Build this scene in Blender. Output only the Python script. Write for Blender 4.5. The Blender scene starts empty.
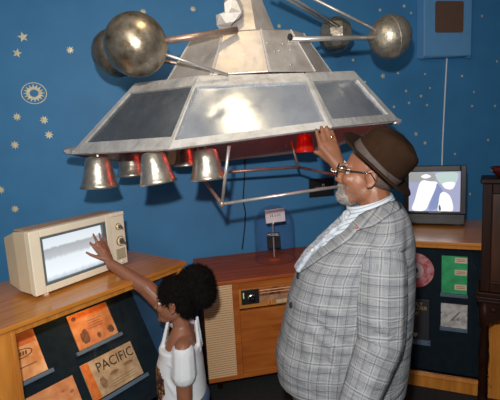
import bpy, bmesh, math, random
from mathutils import Vector, Matrix
from mathutils.bvhtree import BVHTree
random.seed(7)
SC = bpy.context.scene
COL = SC.collection
V = Vector
PI = math.pi

# ------------------------------------------------------------------ camera
FPX = 420.0
TH = math.atan(.055)
PT = math.atan(62 / 420 * math.cos(TH))
CAM = V((0, 0, 1.7))
FW = V((0, math.cos(PT), -math.sin(PT)))
_u = V((0, math.sin(PT), math.cos(PT)))
_r = V((1, 0, 0))
RT = _r * math.cos(TH) - _u * math.sin(TH)
UP = _r * math.sin(TH) + _u * math.cos(TH)
cd = bpy.data.cameras.new('camera')
cd.sensor_fit = 'HORIZONTAL'
cd.sensor_width = 36
cd.lens = 36 * FPX / 500
cd.clip_start = .02
co = bpy.data.objects.new('camera', cd)
COL.objects.link(co)
m3 = Matrix((RT, UP, -FW)).transposed()
co.matrix_world = Matrix.Translation(CAM) @ m3.to_4x4()
SC.camera = co

# ------------------------------------------------------------------ light
SC.view_settings.view_transform = 'Standard'
SC.view_settings.look = 'None'
SC.view_settings.exposure = 0.0
SC.view_settings.gamma = 1.0
wd = bpy.data.worlds.new('world')
SC.world = wd
wd.use_nodes = True
wd.node_tree.nodes['Background'].inputs[0].default_value = (.85, .92, 1, 1)
wd.node_tree.nodes['Background'].inputs[1].default_value = .14


def light(name, kind, loc, energy, color=(1, 1, 1), size=.05, aim=None, **kw):
    l = bpy.data.lights.new(name, kind)
    l.energy = energy
    l.color = color
    if kind == 'AREA':
        l.size = size
    else:
        l.shadow_soft_size = size
    for k, v in kw.items():
        setattr(l, k, v)
    o = bpy.data.objects.new(name, l)
    COL.objects.link(o)
    o.location = loc
    if aim is not None:
        o.rotation_euler = (V(aim) - V(loc)).to_track_quat('-Z', 'Y').to_euler()
    return o


light('camera_flash', 'POINT', (-.05, -.02, 1.95), 150, (1, .98, .95), .03)
light('ceiling_spot', 'AREA', (-.10, 1.62, 2.86), 2.4, (1, .76, .42), .10, (-.06, 2.1, 1.85))
light('added_fill_light', 'AREA', (-.6, -.4, 2.8), 16, (1, .95, .88), 1.0, (-.2, 3.2, 1.5))  # unseen soft fill, added to brighten the back wall


# ------------------------------------------------------------------ materials
MATS = {}


def newmat(name):
    m = bpy.data.materials.new(name)
    m.use_nodes = True
    nt = m.node_tree
    b = nt.nodes['Principled BSDF']
    MATS[name] = m
    return m, nt, b


def N(nt, t, **kw):
    n = nt.nodes.new(t)
    for k, v in kw.items():
        setattr(n, k, v)
    return n


def ramp(nt, fac, stops):
    r = N(nt, 'ShaderNodeValToRGB')
    el = r.color_ramp.elements
    while len(el) < len(stops):
        el.new(.5)
    for e, (p, c) in zip(el, stops):
        e.position = p
        e.color = (*c, 1)
    nt.links.new(fac, r.inputs[0])
    return r.outputs[0]


def plain(name, col, rough=.5, metal=0, var=.12, scale=12, bump=0, bscale=60, coat=0, spec=.5, stretch=(1, 1, 1)):
    m, nt, b = newmat(name)
    tc = N(nt, 'ShaderNodeTexCoord')
    mp = N(nt, 'ShaderNodeMapping')
    mp.inputs['Scale'].default_value = stretch
    nt.links.new(tc.outputs['Object'], mp.inputs[0])
    nz = N(nt, 'ShaderNodeTexNoise')
    nz.inputs['Scale'].default_value = scale
    nz.inputs['Detail'].default_value = 6
    nt.links.new(mp.outputs[0], nz.inputs['Vector'])
    c1 = tuple(max(0, c * (1 - var)) for c in col)
    c2 = tuple(min(1, c * (1 + var)) for c in col)
    nt.links.new(ramp(nt, nz.outputs[0], [(.3, c1), (.7, c2)]), b.inputs['Base Color'])
    b.inputs['Roughness'].default_value = rough
    b.inputs['Metallic'].default_value = metal
    b.inputs['Coat Weight'].default_value = coat
    b.inputs['Specular IOR Level'].default_value = spec
    if bump:
        n2 = N(nt, 'ShaderNodeTexNoise')
        n2.inputs['Scale'].default_value = bscale
        n2.inputs['Detail'].default_value = 4
        nt.links.new(mp.outputs[0], n2.inputs['Vector'])
        bp = N(nt, 'ShaderNodeBump')
        bp.inputs['Strength'].default_value = bump
        bp.inputs['Distance'].default_value = .01
        nt.links.new(n2.outputs[0], bp.inputs['Height'])
        nt.links.new(bp.outputs[0], b.inputs['Normal'])
    return m


def wood(name, c1, c2, rough=.35, stretch=(1.5, 14, 14), coat=.3):
    m, nt, b = newmat(name)
    tc = N(nt, 'ShaderNodeTexCoord')
    mp = N(nt, 'ShaderNodeMapping')
    mp.inputs['Scale'].default_value = stretch
    nt.links.new(tc.outputs['Object'], mp.inputs[0])
    nz = N(nt, 'ShaderNodeTexNoise')
    nz.inputs['Scale'].default_value = 2.2
    nz.inputs['Detail'].default_value = 8
    nz.inputs['Distortion'].default_value = .6
    nt.links.new(mp.outputs[0], nz.inputs['Vector'])
    nt.links.new(ramp(nt, nz.outputs[0], [(.28, c1), (.72, c2)]), b.inputs['Base Color'])
    b.inputs['Roughness'].default_value = rough
    b.inputs['Coat Weight'].default_value = coat
    b.inputs['Coat Roughness'].default_value = .15
    return m


def emit(name, col, strength, base=(.02, .02, .02)):
    m, nt, b = newmat(name)
    b.inputs['Base Color'].default_value = (*base, 1)
    b.inputs['Emission Color'].default_value = (*col, 1)
    b.inputs['Emission Strength'].default_value = strength
    b.inputs['Roughness'].default_value = .2
    return m


def mottled(name, stops, rough=(.2, .5), metal=1, scale=9, bump=.1, bscale=18):
    m, nt, b = newmat(name)
    tc = N(nt, 'ShaderNodeTexCoord')
    nz = N(nt, 'ShaderNodeTexNoise')
    nz.inputs['Scale'].default_value = scale
    nz.inputs['Detail'].default_value = 8
    nz.inputs['Roughness'].default_value = .65
    nt.links.new(tc.outputs['Object'], nz.inputs['Vector'])
    nt.links.new(ramp(nt, nz.outputs[0], stops), b.inputs['Base Color'])
    mr = N(nt, 'ShaderNodeMapRange')
    mr.inputs['From Min'].default_value = .3
    mr.inputs['From Max'].default_value = .7
    mr.inputs['To Min'].default_value = rough[0]
    mr.inputs['To Max'].default_value = rough[1]
    nt.links.new(nz.outputs[0], mr.inputs[0])
    nt.links.new(mr.outputs[0], b.inputs['Roughness'])
    b.inputs['Metallic'].default_value = metal
    n2 = N(nt, 'ShaderNodeTexNoise')
    n2.inputs['Scale'].default_value = bscale
    nt.links.new(tc.outputs['Object'], n2.inputs['Vector'])
    bp = N(nt, 'ShaderNodeBump')
    bp.inputs['Strength'].default_value = bump
    bp.inputs['Distance'].default_value = .02
    nt.links.new(n2.outputs[0], bp.inputs['Height'])
    nt.links.new(bp.outputs[0], b.inputs['Normal'])
    return m


def math_(nt, op, a, b=None, c=None):
    n = N(nt, 'ShaderNodeMath', operation=op)
    for i, x in enumerate((a, b, c)):
        if x is None:
            continue
        if isinstance(x, (int, float)):
            n.inputs[i].default_value = x
        else:
            nt.links.new(x, n.inputs[i])
    return n.outputs[0]


def glass(name, col=(1, 1, 1), alpha=.12, rough=.03, pw=5, amp=.25):
    m, nt, b = newmat(name)
    out = nt.nodes['Material Output']
    b.inputs['Base Color'].default_value = (*col, 1)
    b.inputs['Roughness'].default_value = rough
    tr = N(nt, 'ShaderNodeBsdfTransparent')
    tr.inputs[0].default_value = (*[1 - (1 - c) * .35 for c in col], 1)
    gl = N(nt, 'ShaderNodeBsdfGlossy')
    gl.inputs['Roughness'].default_value = rough
    fr = N(nt, 'ShaderNodeLayerWeight')
    fr.inputs[0].default_value = .5
    mx = N(nt, 'ShaderNodeMixShader')
    nt.links.new(math_(nt, 'ADD', math_(nt, 'MULTIPLY', math_(nt, 'POWER', fr.outputs[1], pw), amp), .02), mx.inputs[0])
    nt.links.new(tr.outputs[0], mx.inputs[1])
    nt.links.new(gl.outputs[0], mx.inputs[2])
    nt.links.new(mx.outputs[0], out.inputs[0])
    return m


M_WALL = plain('wall_blue', (.052, .245, .50), .6, 0, .06, 5, .05, 40)
M_GOLD = plain('star_gold', (.85, .75, .50), .4, .2, .2, 30)
M_CEIL = plain('ceiling_grey', (.25, .25, .25), .8)
M_FLOOR = plain('carpet_black', (.012, .012, .013), .95, 0, .4, 60, .5, 200)
M_SIDEWALL = plain('side_wall_dark', (.03, .06, .12), .7)
M_OAK = wood('oak_orange', (.42, .14, .019), (.64, .255, .043), .3)
M_OAKV = wood('oak_orange_upright', (.42, .14, .019), (.64, .255, .043), .35, (14, 14, 1.5))
M_MAHOG = wood('mahogany_red', (.27, .052, .012), (.48, .115, .026), .45, (1.5, 12, 12), .0)
M_MAHOG.node_tree.nodes['Principled BSDF'].inputs['Specular IOR Level'].default_value = .25
M_TEAK = wood('teak', (.33, .075, .012), (.52, .16, .028), .35, (1.4, 10, 10), .2)
M_TEAKL = wood('teak_light', (.46, .16, .03), (.62, .25, .05), .35, (1.4, 10, 10), .2)
M_DARKW = wood('dark_carved_wood', (.008, .0025, .0015), (.026, .008, .0035), .5, (10, 10, 1.5), .05)
for _m in (M_DARKW,):
    _m.node_tree.nodes['Principled BSDF'].inputs['Specular IOR Level'].default_value = .15
    _m.node_tree.nodes['Principled BSDF'].inputs['Coat Weight'].default_value = 0
M_BOARD = plain('board_navy', (.006, .014, .021), .9, 0, .25, 25, spec=.15)
M_LEDGE = plain('ledge_slate', (.09, .14, .2), .5)
M_ENDBLUE = plain('case_inner_blue', (.015, .07, .17), .7)
M_GLASS = glass('pane_glass')
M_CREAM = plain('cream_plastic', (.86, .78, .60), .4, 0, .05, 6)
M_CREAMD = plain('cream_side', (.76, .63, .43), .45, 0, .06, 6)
M_TAN = plain('tan_vinyl_top', (.48, .30, .18), .5, 0, .1, 30)
M_BEZEL = plain('bezel_grey', (.13, .16, .17), .35)
M_CHROME = plain('chrome', (.75, .74, .72), .18, 1, .05)
M_BRASSD = plain('knob_gold', (.5, .36, .16), .3, .8, .1)
M_BLACK = plain('black_plastic', (.018, .018, .02), .35, 0, .15)
M_BLACKG = plain('black_gloss', (.01, .01, .012), .12)
M_CHAR = plain('charcoal_plastic', (.035, .034, .038), .4, 0, .1)
M_WHITE = plain('white_paint', (.8, .8, .8), .5, 0, .03)
M_PAPERW = plain('white_card', (.92, .90, .88), .6, 0, .03)
M_INK = plain('ink_black', (.02, .018, .016), .7)
M_SPEAKB = plain('speaker_blue', (.15, .38, .68), .45, 0, .04)
M_BROWNG = plain('grille_brown', (.16, .085, .06), .8, 0, .2, 120, .5, 300)
M_IVORY = plain('ivory_keys', (.7, .5, .3), .4)
M_FRAMEW = mottled('aluminium_strip', [(.3, (.50, .47, .44)), (.6, (.68, .66, .63)), (.8, (.56, .50, .44))], (.5, .65), .25, 14, .3, 30)
M_MIDAL = mottled('aluminium_aged', [(.3, (.46, .40, .36)), (.55, (.66, .60, .55)), (.8, (.52, .46, .42))], (.38, .55), .55, 7, .3, 9)
M_SHEET = mottled('sheet_metal', [(.3, (.37, .41, .48)), (.55, (.52, .56, .63)), (.8, (.44, .47, .54))], (.2, .3), .6, 5, .10, 7)
M_SHEETD = mottled('sheet_dark_reflection', [(.3, (.10, .112, .125)), (.6, (.17, .185, .205)), (.8, (.25, .265, .28))], (.2, .32), .35, 5, .12, 6)  # same sheet metal, with its reflection of the dark room put into the colour
M_FOIL = mottled('crumpled_foil', [(.3, (.45, .44, .44)), (.7, (.68, .67, .66))], (.3, .45), .7, 9, .5, 14)
M_BALL = mottled('ball_bronze', [(.3, (.20, .145, .09)), (.5, (.40, .33, .24)), (.72, (.56, .51, .43))], (.26, .42), .85, 16, .06, 30)
M_BALLW = mottled('ball_worn', [(.32, (.42, .33, .2)), (.5, (.55, .5, .42)), (.7, (.28, .19, .1))], (.28, .5), .75, 22, .2, 26)
M_BELL = mottled('bell_silver', [(.3, (.42, .36, .26)), (.6, (.70, .65, .55)), (.8, (.55, .52, .42))], (.26, .4), .85, 10, .15, 26)
M_ROD = plain('rod_alu', (.62, .58, .54), .35, .6, .15, 30)
M_RODC = plain('rod_copper', (.42, .30, .24), .4, .6, .2, 30)
M_RED = plain('bell_red', (.5, .02, .01), .3)  # plain red base colour, used on one rear bell
M_SKIN = plain('skin_brown', (.25, .10, .052), .45, 0, .12, 18, .08, 90)
M_SKING = plain('skin_brown_dark', (.25, .10, .055), .45, 0, .1, 20, .05, 90)
M_LIP = plain('lip', (.25, .09, .07), .45)
M_EYE = plain('eye_white', (.7, .68, .64), .2)
M_PUPIL = plain('pupil', (.015, .01, .008), .15)
M_BEARD = plain('beard_grey', (.27, .24, .22), .8, 0, .35, 80)
M_HAIR = plain('hair_black', (.006, .0045, .004), .9, 0, .4, 60, spec=.12)
M_HAT = plain('hat_felt', (.026, .0125, .0065), .95, 0, .15, 30, .15, 200, spec=.1)
M_BAND = plain('hat_ribbon', (.065, .045, .039), .75, 0, .15, 60, .2, 160)
M_JEANS = plain('denim', (.06, .10, .17), .85, 0, .2, 60)
M_TROUS = plain('trousers_black', (.014, .014, .017), .85)
M_SHOE = plain('shoe_black', (.02, .016, .014), .35)
M_TEE = plain('tee_white', (.66, .68, .71), .85, 0, .04, 8, .25, 14)


# ------------------------------------------------------------------ helpers
def at(px, py, Y):
    """world point at depth Y along a line of sight"""
    d = FW * FPX + RT * (px - 250) + UP * (200 - py)
    return CAM + d * (Y / d.y)


def thing(name, label, cat, loc=(0, 0, 0), rotz=0, group=None):
    o = bpy.data.objects.new(name, None)
    o.empty_display_size = .05
    COL.objects.link(o)
    o.location = loc
    o.rotation_euler = (0, 0, rotz)
    tag(o, label, cat, group)
    return o


def tag(o, label, cat, group=None, kind=None):
    if label:
        o['label'] = label
    if cat:
        o['category'] = cat
    if group:
        o['group'] = group
    if kind:
        o['kind'] = kind
    return o


def root_matrix(p):
    while p.parent:
        p = p.parent
    return Matrix.Translation(p.location) @ Matrix.Rotation(p.rotation_euler.z, 4, 'Z')


def link(name, me, mat=None, parent=None, world=False, smooth=False, label=None):
    if parent is not None and world:
        me.transform(root_matrix(parent).inverted())
    o = bpy.data.objects.new(name, me)
    COL.objects.link(o)
    if mat is not None:
        for m in (mat if isinstance(mat, (list, tuple)) else [mat]):
            me.materials.append(m)
    if parent is not None:
        o.parent = parent
    if smooth:
        for p in me.polygons:
            p.use_smooth = True
    if label:
        o['label'] = label
    return o


def obj(name, bm, mat=None, parent=None, world=False, smooth=False, bevel=0, label=None, recalc=True):
    if recalc:
        bmesh.ops.recalc_face_normals(bm, faces=bm.faces)
    me = bpy.data.meshes.new(name)
    bm.to_mesh(me)
    bm.free()
    o = link(name, me, mat, parent, world, smooth, label)
    if bevel:
        md = o.modifiers.new('bevel', 'BEVEL')
        md.width = bevel
        md.segments = 2
        md.limit_method = 'ANGLE'
    return o


def B():
    return bmesh.new()


def box(bm, a, b, rot=None, mi=0):
    """axis box between corners a and b"""
    a, b = V(a), V(b)
    vs = [bm.verts.new((x, y, z)) for x in (a.x, b.x) for y in (a.y, b.y) for z in (a.z, b.z)]
    for f in ((0, 1, 3, 2), (4, 6, 7, 5), (0, 4, 5, 1), (2, 3, 7, 6), (0, 2, 6, 4), (1, 5, 7, 3)):
        bm.faces.new([vs[i] for i in f]).material_index = mi
    if rot is not None:
        for v in vs:
            v.co = rot @ v.co
    return bm


def ring_pts(c, ax, r, n, r2=None):
    ax = V(ax).normalized()
    h = V((0, 0, 1)) if abs(ax.z) < .9 else V((1, 0, 0))
    u = ax.cross(h).normalized()
    w = ax.cross(u)
    return [V(c) + u * (math.cos(2 * PI * i / n) * r) + w * (math.sin(2 * PI * i / n) * (r2 or r)) for i in range(n)]


def tube(bm, pts, r, n=10, r_end=None):
    pts = [V(p) for p in pts]
    rings = []
    for i, p in enumerate(pts):
        d = (pts[min(i + 1, len(pts) - 1)] - pts[max(i - 1, 0)])
        rr = r if r_end is None else r + (r_end - r) * i / (len(pts) - 1)
        d.normalize()
        if i == 0:
            h = V((0, 0, 1)) if abs(d.z) < .9 else V((1, 0, 0))
            u = d.cross(h).normalized()
        else:
            u = (u - d * u.dot(d)).normalized()
        w = d.cross(u)
        rings.append([bm.verts.new(p + u * (math.cos(2 * PI * k / n) * rr) + w * (math.sin(2 * PI * k / n) * rr)) for k in range(n)])
    for a, b in zip(rings, rings[1:]):
        for k in range(n):
            bm.faces.new((a[k], a[(k + 1) % n], b[(k + 1) % n], b[k]))
    bm.faces.new(rings[0])
    bm.faces.new(rings[-1])
    return bm


def lathe(bm, prof, n=32, mat=None, close=True):
    """prof: list of (r, z)"""
    rings = []
    for r, z in prof:
        if r < 1e-5:
            rings.append([bm.verts.new((0, 0, z))])
        else:
            rings.append([bm.verts.new((r * math.cos(2 * PI * k / n), r * math.sin(2 * PI * k / n), z)) for k in range(n)])
    vs = [v for r in rings for v in r]
    for a, b in zip(rings, rings[1:]):
        for k in range(n):
            if len(a) == 1 and len(b) == 1:
                continue
            if len(a) == 1:
                bm.faces.new((a[0], b[k], b[(k + 1) % n]))
            elif len(b) == 1:
                bm.faces.new((a[k], a[(k + 1) % n], b[0]))
            else:
                bm.faces.new((a[k], a[(k + 1) % n], b[(k + 1) % n], b[k]))
    if close:
        for r in (rings[0], rings[-1]):
            if len(r) > 1:
                bm.faces.new(r)
    if mat is not None:
        for v in vs:
            v.co = mat @ v.co
    return bm


def prism(bm, poly, off, mi=0):
    """polygon of 3D points extruded by vector off"""
    off = V(off)
    a = [bm.verts.new(V(p)) for p in poly]
    b = [bm.verts.new(V(p) + off) for p in poly]
    n = len(poly)
    fs = [bm.faces.new(a), bm.faces.new(b)]
    for i in range(n):
        fs.append(bm.faces.new((a[i], a[(i + 1) % n], b[(i + 1) % n], b[i])))
    for f in fs:
        f.material_index = mi
    return bm


def loft(bm, rings, cap=True):
    rs = [[bm.verts.new(p) for p in r] for r in rings]
    n = len(rs[0])
    for a, b in zip(rs, rs[1:]):
        for k in range(n):
            bm.faces.new((a[k], a[(k + 1) % n], b[(k + 1) % n], b[k]))
    if cap:
        bm.faces.new(rs[0])
        bm.faces.new(rs[-1])
    return bm


def ellipsoid(bm, c, r, rot=None, sub=3):
    mt = Matrix.Translation(V(c)) @ (rot.to_4x4() if rot is not None else Matrix()) @ Matrix.Diagonal((*r, 1))
    bmesh.ops.create_icosphere(bm, subdivisions=sub, radius=1, matrix=mt)


def capsule(bm, p0, r0, p1, r1, n=2):
    t = bmesh.new()
    bmesh.ops.create_icosphere(t, subdivisions=n, radius=r0, matrix=Matrix.Translation(V(p0)))
    bmesh.ops.create_icosphere(t, subdivisions=n, radius=r1, matrix=Matrix.Translation(V(p1)))
    res = bmesh.ops.convex_hull(t, input=t.verts)
    junk = list({g for g in res['geom_interior'] + res['geom_unused'] if isinstance(g, bmesh.types.BMVert)})
    bmesh.ops.delete(t, geom=junk, context='VERTS')
    me = bpy.data.meshes.new('tmp')
    t.to_mesh(me)
    t.free()
    bm.from_mesh(me)
    bpy.data.meshes.remove(me)


def chain(bm, pts):
    for (p0, r0), (p1, r1) in zip(pts, pts[1:]):
        capsule(bm, p0, r0, p1, r1)


def fuse(bm, voxel=.006, smooth=3):
    """one continuous surface around all shells in bm"""
    bmesh.ops.recalc_face_normals(bm, faces=bm.faces)
    me = bpy.data.meshes.new('tmp')
    bm.to_mesh(me)
    bm.free()
    o = bpy.data.objects.new('tmp', me)
    COL.objects.link(o)
    md = o.modifiers.new('r', 'REMESH')
    md.mode = 'VOXEL'
    md.voxel_size = voxel
    ms = o.modifiers.new('s', 'SMOOTH')
    ms.iterations = smooth
    ms.factor = .5
    dg = bpy.context.evaluated_depsgraph_get()
    out = bpy.data.meshes.new_from_object(o.evaluated_get(dg))
    bpy.data.objects.remove(o)
    bpy.data.meshes.remove(me)
    return out


def text_bm(s, size, thick=.0008, align='CENTER'):
    cu = bpy.data.curves.new('t', 'FONT')
    cu.body = s
    cu.size = size
    cu.align_x = align
    cu.align_y = 'CENTER'
    cu.extrude = thick
    cu.resolution_u = 2
    o = bpy.data.objects.new('t', cu)
    COL.objects.link(o)
    dg = bpy.context.evaluated_depsgraph_get()
    me = bpy.data.meshes.new_from_object(o.evaluated_get(dg))
    bpy.data.objects.remove(o)
    bm = bmesh.new()
    bm.from_mesh(me)
    bpy.data.meshes.remove(me)
    return bm


def xform(bm, m):
    bmesh.ops.transform(bm, matrix=m, verts=bm.verts)
    return bm


def basis(o, x, y, z):
    return Matrix.Translation(V(o)) @ Matrix((V(x), V(y), V(z))).transposed().to_4x4()


def spikes(bm, me, count, ln, w, seed=1, keep=None):
    rnd = random.Random(seed)
    polys = list(me.polygons)
    for _ in range(count):
        p = rnd.choice(polys)
        if keep and not keep(p.center):
            continue
        c, n = p.center, p.normal
        d = (n + V((rnd.uniform(-.6, .6), rnd.uniform(-.6, .6), rnd.uniform(-.6, .6)))).normalized()
        h = d.orthogonal().normalized() * w
        k = d.cross(h)
        L = ln * rnd.uniform(.5, 1.2)
        a = [bm.verts.new(c - d * .004 + v) for v in (h, -h * .5 + k * .87, -h * .5 - k * .87)]
        t = bm.verts.new(c + d * L)
        for i in range(3):
            bm.faces.new((a[i], a[(i + 1) % 3], t))


# ------------------------------------------------------------------ the room
WANG = math.radians(11.31)          # the back wall recedes a little to the right
WM = Matrix.Translation((0, 3.38, 0)) @ Matrix.Rotation(WANG, 4, 'Z')   # wall frame: x along, y into the wall


def structure(name, bm, mat, **kw):
    o = obj(name, bm, mat, **kw)
    o['kind'] = 'structure'
    return o


structure('floor', box(B(), (-2.9, -1.2, -.05), (3.2, 4.6, 0)), M_FLOOR)
structure('ceiling', box(B(), (-2.9, .9, 2.95), (3.2, 4.6, 3.0)), M_CEIL)
structure('wall_left', box(B(), (-2.6, .3, 0), (-2.55, 2.86, 2.95)), M_SIDEWALL)
structure('wall_right', box(B(), (3.0, .3, 0), (3.05, 3.97, 2.95)), M_SIDEWALL)
STARS = [(-1.549,2.482,0.042,5,10),(-1.600,2.375,0.037,5,-15),(-1.249,2.391,0.032,8,0),(-0.718,2.651,0.028,8,10),(-0.353,2.674,0.026,8,0),(-1.655,1.938,0.034,8,0),(-1.479,1.909,0.037,8,10),(-1.458,1.801,0.036,8,5),(-1.693,1.742,0.036,8,0),(-1.825,1.427,0.033,8,0),(-1.750,1.281,0.034,8,0),(0.307,2.551,0.027,8,0),(1.167,2.674,0.023,8,0),(1.384,2.707,0.025,8,0),(1.448,2.652,0.021,5,20),(0.923,2.285,0.022,8,0),(1.026,2.107,0.021,8,10),(1.189,2.151,0.037,5,10),(1.327,2.172,0.024,5,30),(1.402,2.022,0.023,8,0),(1.430,1.922,0.023,8,0),(1.289,1.894,0.022,8,0),(0.946,2.597,0.020,8,0),(1.497,1.656,0.033,5,12),(1.581,2.158,0.020,8,0),(1.544,1.976,0.023,8,0),(1.602,1.898,0.021,8,0),(1.629,2.041,0.017,8,0),(1.940,2.133,0.022,8,0),(2.125,2.630,0.021,8,0),(2.063,1.993,0.019,8,0),(2.046,1.873,0.021,8,0),(2.282,1.864,0.023,8,0),(1.585,1.574,0.028,8,0),(2.046,1.087,0.022,8,0),(1.884,1.460,0.020,8,0),(2.220,1.565,0.020,8,0),(2.288,2.250,0.019,8,0)]
bm = box(B(), (-2.75, 0, 0), (3.1, .08, 2.95))


def star(bm, cx, cz, r, n, rot, inner):
    pts = []
    for k in range(2 * n):
        a = math.radians(rot) + PI / 2 + PI * k / n
        rr = r if k % 2 == 0 else r * inner
        pts.append((cx + rr * math.cos(a), -.0004, cz + rr * math.sin(a)))
    c = bm.verts.new((cx, -.0012, cz))
    vs = [bm.verts.new(p) for p in pts]
    for k in range(2 * n):
        bm.faces.new((vs[k], vs[(k + 1) % (2 * n)], c)).material_index = 1


for s in STARS:
    star(bm, s[0], s[1], s[2] * (.88 if s[0] < 0 else .68), s[3], s[4], .42 if s[3] == 5 else .5)


def band(bm, cx, cz, r0, r1, sx, n=48):
    a = [bm.verts.new((cx + r0 * sx * math.cos(2 * PI * k / n), -.0008, cz + r0 * math.sin(2 * PI * k / n))) for k in range(n)]
    b = [bm.verts.new((cx + r1 * sx * math.cos(2 * PI * k / n), -.0008, cz + r1 * math.sin(2 * PI * k / n))) for k in range(n)]
    for k in range(n):
        bm.faces.new((a[k], a[(k + 1) % n], b[(k + 1) % n], b[k])).material_index = 1


band(bm, -1.523, 2.098, .070, .075, 1.14)
band(bm, -1.523, 2.098, .026, .044, 1.14)
for k in range(16):
    a = 2 * PI * k / 16
    p = []
    for da, rr in ((-.15, .042), (.15, .042), (0, .064)):
        p.append(bm.verts.new((-1.523 + 1.14 * rr * math.cos(a + da), -.0010, 2.098 + rr * math.sin(a + da))))
    bm.faces.new(p).material_index = 1
xform(bm, WM)
structure('wall_back', bm, [M_WALL, M_GOLD], recalc=False)


# ------------------------------------------------------------------ display cabinets
def cabinet(label, loc, ang, x0, x1, D, H, slanted, ox0, ox1, oz0, oz1):
    t = thing('display_cabinet', label, 'cabinet', loc, ang)
    obj('top', box(B(), (x0 - .012, -.012, H - .022), (x1 + .012, D, H)), M_OAK, t, bevel=.004)
    bm = B()
    box(bm, (x0, 0, 0), (ox0, .025, H - .022))
    box(bm, (ox1, 0, 0), (x1, .025, H - .022))
    box(bm, (ox0, 0, oz1), (ox1, .025, H - .022))
    box(bm, (ox0, 0, 0), (ox1, .025, oz0))
    obj('front_frame', bm, M_OAKV, t, bevel=.003)
    bm = B()                                                    # moulding round the opening
    box(bm, (ox0 - .022, -.008, oz0 - .022), (ox0 - .008, .0, oz1 + .012))
    box(bm, (ox1 + .008, -.008, oz0 - .022), (ox1 + .022, .0, oz1 + .012))
    box(bm, (ox0 - .022, -.008, oz0 - .022), (ox1 + .022, .0, oz0 - .008))
    obj('moulding', bm, M_OAKV, t, bevel=.003)
    for xa in (x0, x1 - .02):
        obj('side_panel', box(B(), (xa, .026, 0), (xa + .02, D, H - .023)), M_OAKV, t)
    obj('back_panel', box(B(), (x0 + .021, D - .015, 0), (x1 - .021, D, H - .023)), M_OAK, t)
    if slanted:
        p = V((0, .38, .93))
        sl = V((0, -.5, -.866))
        nn = V((0, -.866, .5))
        a = p + sl * -.02
        b = p + sl * .74
        obj('backing_board', prism(B(), [V((ox0 - .02, a.y, a.z)), V((ox1 - .115, a.y, a.z)), V((ox1 - .115, b.y, b.z)), V((ox0 - .02, b.y, b.z))], nn * -.012), M_BOARD, t)
        obj('inner_side', box(B(), (ox1 - .112, .027, .2), (ox1 - .105, D - .016, H - .023)), M_ENDBLUE, t)
    else:
        obj('backing_board', box(B(), (ox0 - .02, .085, oz0 - .02), (ox1 + .02, .10, oz1 + .01)), M_BOARD, t)
    obj('glass_pane', box(B(), (ox0 - .004, .012, oz0 - .004), (ox1 + .004, .016, oz1 + .004)), M_GLASS, t)
    return t


LANG = math.radians(52.9)
LLOC = (-.41, 2.41, 0)
lcab = cabinet('orange wood display cabinet with a slanted board of old booklets, under the cream television', LLOC, LANG,
               -1.26, 0, .64, 1.0, True, -.968, -.05, .12, .952)
RANG = math.radians(-23.8)
RLOC = (1.03, 2.60, 0)
rcab = cabinet('orange wood display cabinet holding a record and green booklet, under the black television', RLOC, RANG,
               -.40, .52, .70, 1.0, False, -.33, .43, .10, .955)
LM = Matrix.Translation(LLOC) @ Matrix.Rotation(LANG, 4, 'Z')
RM = Matrix.Translation(RLOC) @ Matrix.Rotation(RANG, 4, 'Z')

# ledges on the boards (parts of the cabinets)
P0, SL, NN = V((0, .38, .93)), V((0, -.5, -.866)), V((0, -.866, .5))


def slope_pt(u, s, h=0):
    return V((u, 0, 0)) + P0 + SL * s + NN * h


def slope_box(bm, u0, u1, s0, s1, h0, h1, mi=0):
    vs = [slope_pt(u, s, h) for h in (h0, h1) for (u, s) in ((u0, s0), (u1, s0), (u1, s1), (u0, s1))]
    vv = [bm.verts.new(v) for v in vs]
    for f in ((0, 1, 2, 3), (4, 5, 6, 7), (0, 1, 5, 4), (1, 2, 6, 5), (2, 3, 7, 6), (3, 0, 4, 7)):
        bm.faces.new([vv[i] for i in f]).material_index = mi
    return bm


for u0, u1, s in ((-.615, -.335, .332), (-.64, -.285, .600), (-1.02, -.745, .347), (-.93, -.65, .60)):
    obj('booklet_ledge', slope_box(B(), u0, u1, s, s + .02, 0, .022), M_LEDGE, lcab, bevel=.002)


# old booklets on the slanted board
def aged(name, c1, c2, c3, scale):
    m, nt, b = newmat(name)
    tc = N(nt, 'ShaderNodeTexCoord')
    nz = N(nt, 'ShaderNodeTexNoise')
    nz.inputs['Scale'].default_value = scale
    nz.inputs['Detail'].default_value = 5
    nt.links.new(tc.outputs['Object'], nz.inputs['Vector'])
    nt.links.new(ramp(nt, nz.outputs[0], [(.35, c1), (.55, c2), (.72, c3)]), b.inputs['Base Color'])
    b.inputs['Roughness'].default_value = .8
    return m


M_BK1 = aged('paper_orange', (.62, .24, .07), (.78, .40, .17), (.85, .52, .28), 14)
M_BK2 = aged('paper_brown', (.40, .13, .035), (.52, .22, .075), (.58, .31, .15), 16)
M_BK3 = aged('paper_tan', (.34, .23, .13), (.46, .33, .19), (.55, .42, .26), 20)
M_BK4 = aged('paper_rust', (.50, .19, .07), (.62, .27, .11), (.68, .33, .16), 22)
M_PRINT = plain('print_brown', (.13, .05, .02), .8, 0, .3, 60)
M_PRINTO = plain('print_orange', (.60, .15, .02), .7, 0, .2, 40)
M_EDGE = plain('paper_edge', (.8, .55, .3), .8)


def slope_poly(bm, pts, h, mi=0):
    bm.faces.new([bm.verts.new(slope_pt(u, s, h)) for u, s in pts]).material_index = mi


def blot(bm, u, s, ru, rs, h, seed, n=18):
    r = random.Random(seed)
    slope_poly(bm, [(u + ru * r.uniform(.7, 1.1) * math.cos(2 * PI * k / n), s + rs * r.uniform(.7, 1.1) * math.sin(2 * PI * k / n)) for k in range(n)], h)


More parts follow.
